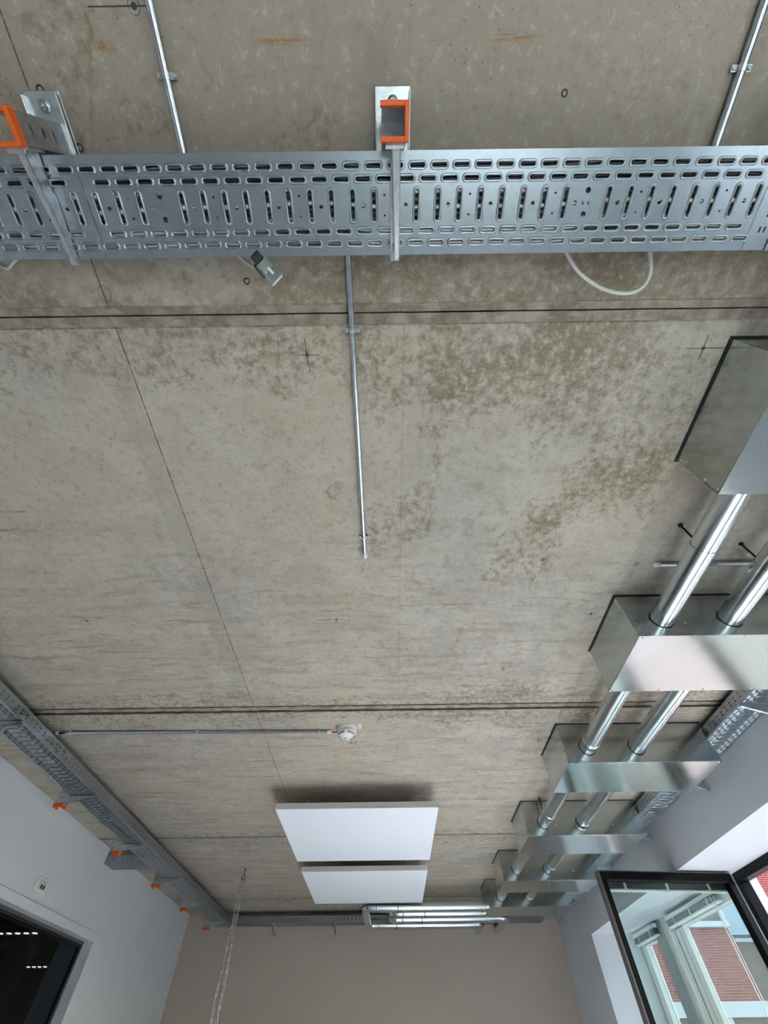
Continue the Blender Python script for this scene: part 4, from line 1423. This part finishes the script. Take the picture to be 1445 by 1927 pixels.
# ------------------------------------------------------------------ cables in and around the overhead tray
CAB = [(-0.084, 'cable_black', 0.006), (-0.068, 'cable_black', 0.0065), (-0.051, 'cable_black', 0.007), (-0.032, 'cable_white', 0.0045), (-0.017, 'cable_black', 0.0065),
       (-0.001, 'cable_white', 0.0045), (0.013, 'cable_black', 0.0065), (0.031, 'cable_grey', 0.005), (0.047, 'cable_white', 0.005), (0.060, 'cable_black', 0.0045), (0.074, 'cable_white', 0.0045), (0.087, 'cable_black', 0.004)]  # black ones added so that most slots read dark
POS = ['nearest the hanger stalks', 'second from the stalks', 'third from the stalks', 'fourth from the stalks', 'fifth from the stalks', 'at mid width', 'just past mid width', 'fifth from the slab joint',
       'fourth from the slab joint', 'third from the slab joint', 'second from the slab joint', 'nearest the slab joint']
for i, (yo, mt, r_) in enumerate(CAB):
    pts = []
    for k in range(61):
        x_ = -1.7 + 2.66 * k / 60
        pts.append((x_, NY + yo + 0.005 * math.sin(x_ * 7) + 0.0025 * math.sin(x_ * 17 + 1), ZT + 0.003 + r_))
    o = MB().tube(pts, r_, 8).build('power_cable', mt)
    cn = {'cable_black': 'black', 'cable_white': 'white', 'cable_grey': 'grey'}[mt]
    tag(o, '%s power cable glimpsed through the overhead tray slots, %s' % (cn, POS[i]), 'cable', 'cables in the overhead tray')
for where, fn in (('left wall', lambda u, o: (LTX + o + 0.002 * math.sin(u * 3), u, ZT + 0.004)), ('window-side', lambda u, o: (2.1395 + o + 0.002 * math.sin(u * 3), u, ZR + 0.004))):
    for i in range(9):  # cables added so the lit slots look dark from below
        o_, r_ = -0.078 + i * 0.0195, 0.0085
        q = [Vector(fn(0.2 + 7.1 * k / 40, o_)) + Vector((0, 0, r_)) for k in range(41)]
        tag(MB().tube(q, r_, 6).build('dark_filler_cable', 'cable_black' if i % 4 else 'cable_grey'), 'dark cable added to darken the slots of the %s tray' % where, 'cable', 'cables in the %s tray' % where)


for i, zz in enumerate((0.012, 0.030, 0.048)):  # added behind the flank to make its holes dark
    tag(MB().tube([(-2.0 + 0.2 * k, 7.568 - 0.088, ZF + zz) for k in range(20)], 0.0085, 8).build('dark_filler_cable', 'cable_black'), 'black cable added to darken the punched flank of the end wall tray', 'cable', 'cables in the end wall tray')


def spline(P, n=8):
    P = [Vector(p) for p in P]
    out = []
    for i in range(len(P) - 1):
        p0, p1, p2, p3 = P[max(i - 1, 0)], P[i], P[i + 1], P[min(i + 2, len(P) - 1)]
        for k in range(n):
            u = k / n
            out.append(0.5 * ((2 * p1) + (-p0 + p2) * u + (2 * p0 - 5 * p1 + 4 * p2 - p3) * u * u + (-p0 + 3 * p1 - 3 * p2 + p3) * u ** 3))
    out.append(P[-1])
    return out


ZL = CAM_Z + 1.30
tag(MB().tube(spline([(0.44, 0.00, ZL - 0.03), (0.49, 0.055, ZL + 0.012), (0.512, 0.085, ZL + 0.010), (0.550, 0.125, ZL), (0.619, 0.162, ZL - 0.004), (0.690, 0.176, ZL - 0.004), (0.735, 0.163, ZL), (0.746, 0.128, ZL), (0.736, 0.085, ZL + 0.01), (0.72, 0.05, ZL + 0.012), (0.70, 0.00, ZL - 0.03)]), 0.0052, 12).build('cable_loop', 'cable_white'),
    'slack white cable looping out behind the overhead tray', 'cable')
tag(MB().tube(spline([(-0.46, 0.03, ZL - 0.02), (-0.42, 0.055, ZL + 0.012), (-0.375, 0.082, ZL + 0.008), (-0.345, 0.095, ZL - 0.03), (-0.325, 0.100, ZL - 0.05)]), 0.0048, 12).build('plug_lead', 'cable_white'),
    'white lead running to the translucent connector box', 'cable')
tag(MB().tube(spline([(-1.20, 0.00, ZL - 0.02), (-1.10, 0.055, ZL + 0.012), (-1.05, 0.080, ZL + 0.01), (-1.02, 0.095, ZL), (-1.0, 0.08, ZL + 0.01), (-0.95, 0.05, ZL + 0.012), (-0.9, 0.0, ZL - 0.02)]), 0.0050, 12).build('cable_loop', 'cable_white'),
    'white cable bulging out of the tray at the left photo edge', 'cable')

# translucent connector box hanging behind the overhead tray
t = thing('connector_box', 'translucent greenish connector box hanging behind the overhead tray', 'connector', (-0.312, 0.082, CAM_Z + 1.245), R(-48))
mb = MB()
mb.prism([(-0.004, -0.012), (0.020, -0.020), (0.062, -0.018), (0.062, 0.018), (0.020, 0.020), (-0.004, 0.012)], -0.013, 0.013, 1, Matrix.Rotation(R(-90), 4, 'X') @ Matrix.Rotation(R(25), 4, 'Z'))
mb2 = MB()
RM = Matrix.Rotation(R(100), 4, 'Z') @ Matrix.Rotation(R(-12), 4, 'Y')
mb2.prism([(0.0, -0.017), (0.052, -0.020), (0.056, -0.018), (0.056, 0.018), (0.052, 0.020), (0.0, 0.017)], -0.012, 0.012, 2, RM)
mb2.build('clear_shell', 'plug_green', t)
MB().cbox((0.054, -0.019, -0.013), (0.060, 0.019, 0.013), 0.002, RM).build('end_rim', 'white_plastic', t)
MB().cbox((0.030, -0.013, -0.009), (0.052, 0.013, 0.009), 0.002, RM).build('terminal_block', 'copper', t)
MB().cbox((0.020, -0.008, -0.0125), (0.040, -0.002, -0.0118), 0.0002, RM).build('paper_tag', 'white_plastic', t)
MB().cbox((-0.022, -0.013, -0.011), (0.001, 0.013, 0.011), 0.004, RM).build('plug', 'cable_black', t)
MB().cbox((-0.004, 0.017, -0.012), (0.034, 0.023, 0.010), 0.003, RM).build('grip', 'cable_black', t)

# ------------------------------------------------------------------ wall socket above the glazed door
t = thing('wall_socket', 'white double data socket above the glazed door', 'socket', (XL, 4.197, CAM_Z + 0.924))
MB().cbox((0, -0.072, -0.041), (0.010, 0.072, 0.041), 0.004).build('cover_frame', 'white_plastic', t)
MB().cbox((0.009, -0.050, -0.028), (0.0125, 0.050, 0.028), 0.001).build('insert', 'panel_edge', t)
for y_ in (-0.006, 0.030):
    MB().lathe([(0.0125, 0.0), (0.0125, 0.001), (0.009, 0.0012), (0.0085, -0.002), (0, -0.002)], 16, Matrix.Translation((0.0128, y_, -0.010)) @ Matrix.Rotation(R(90), 4, 'Y')).build('jack', 'slot_dark', t)

SC.view_layers[0].update()
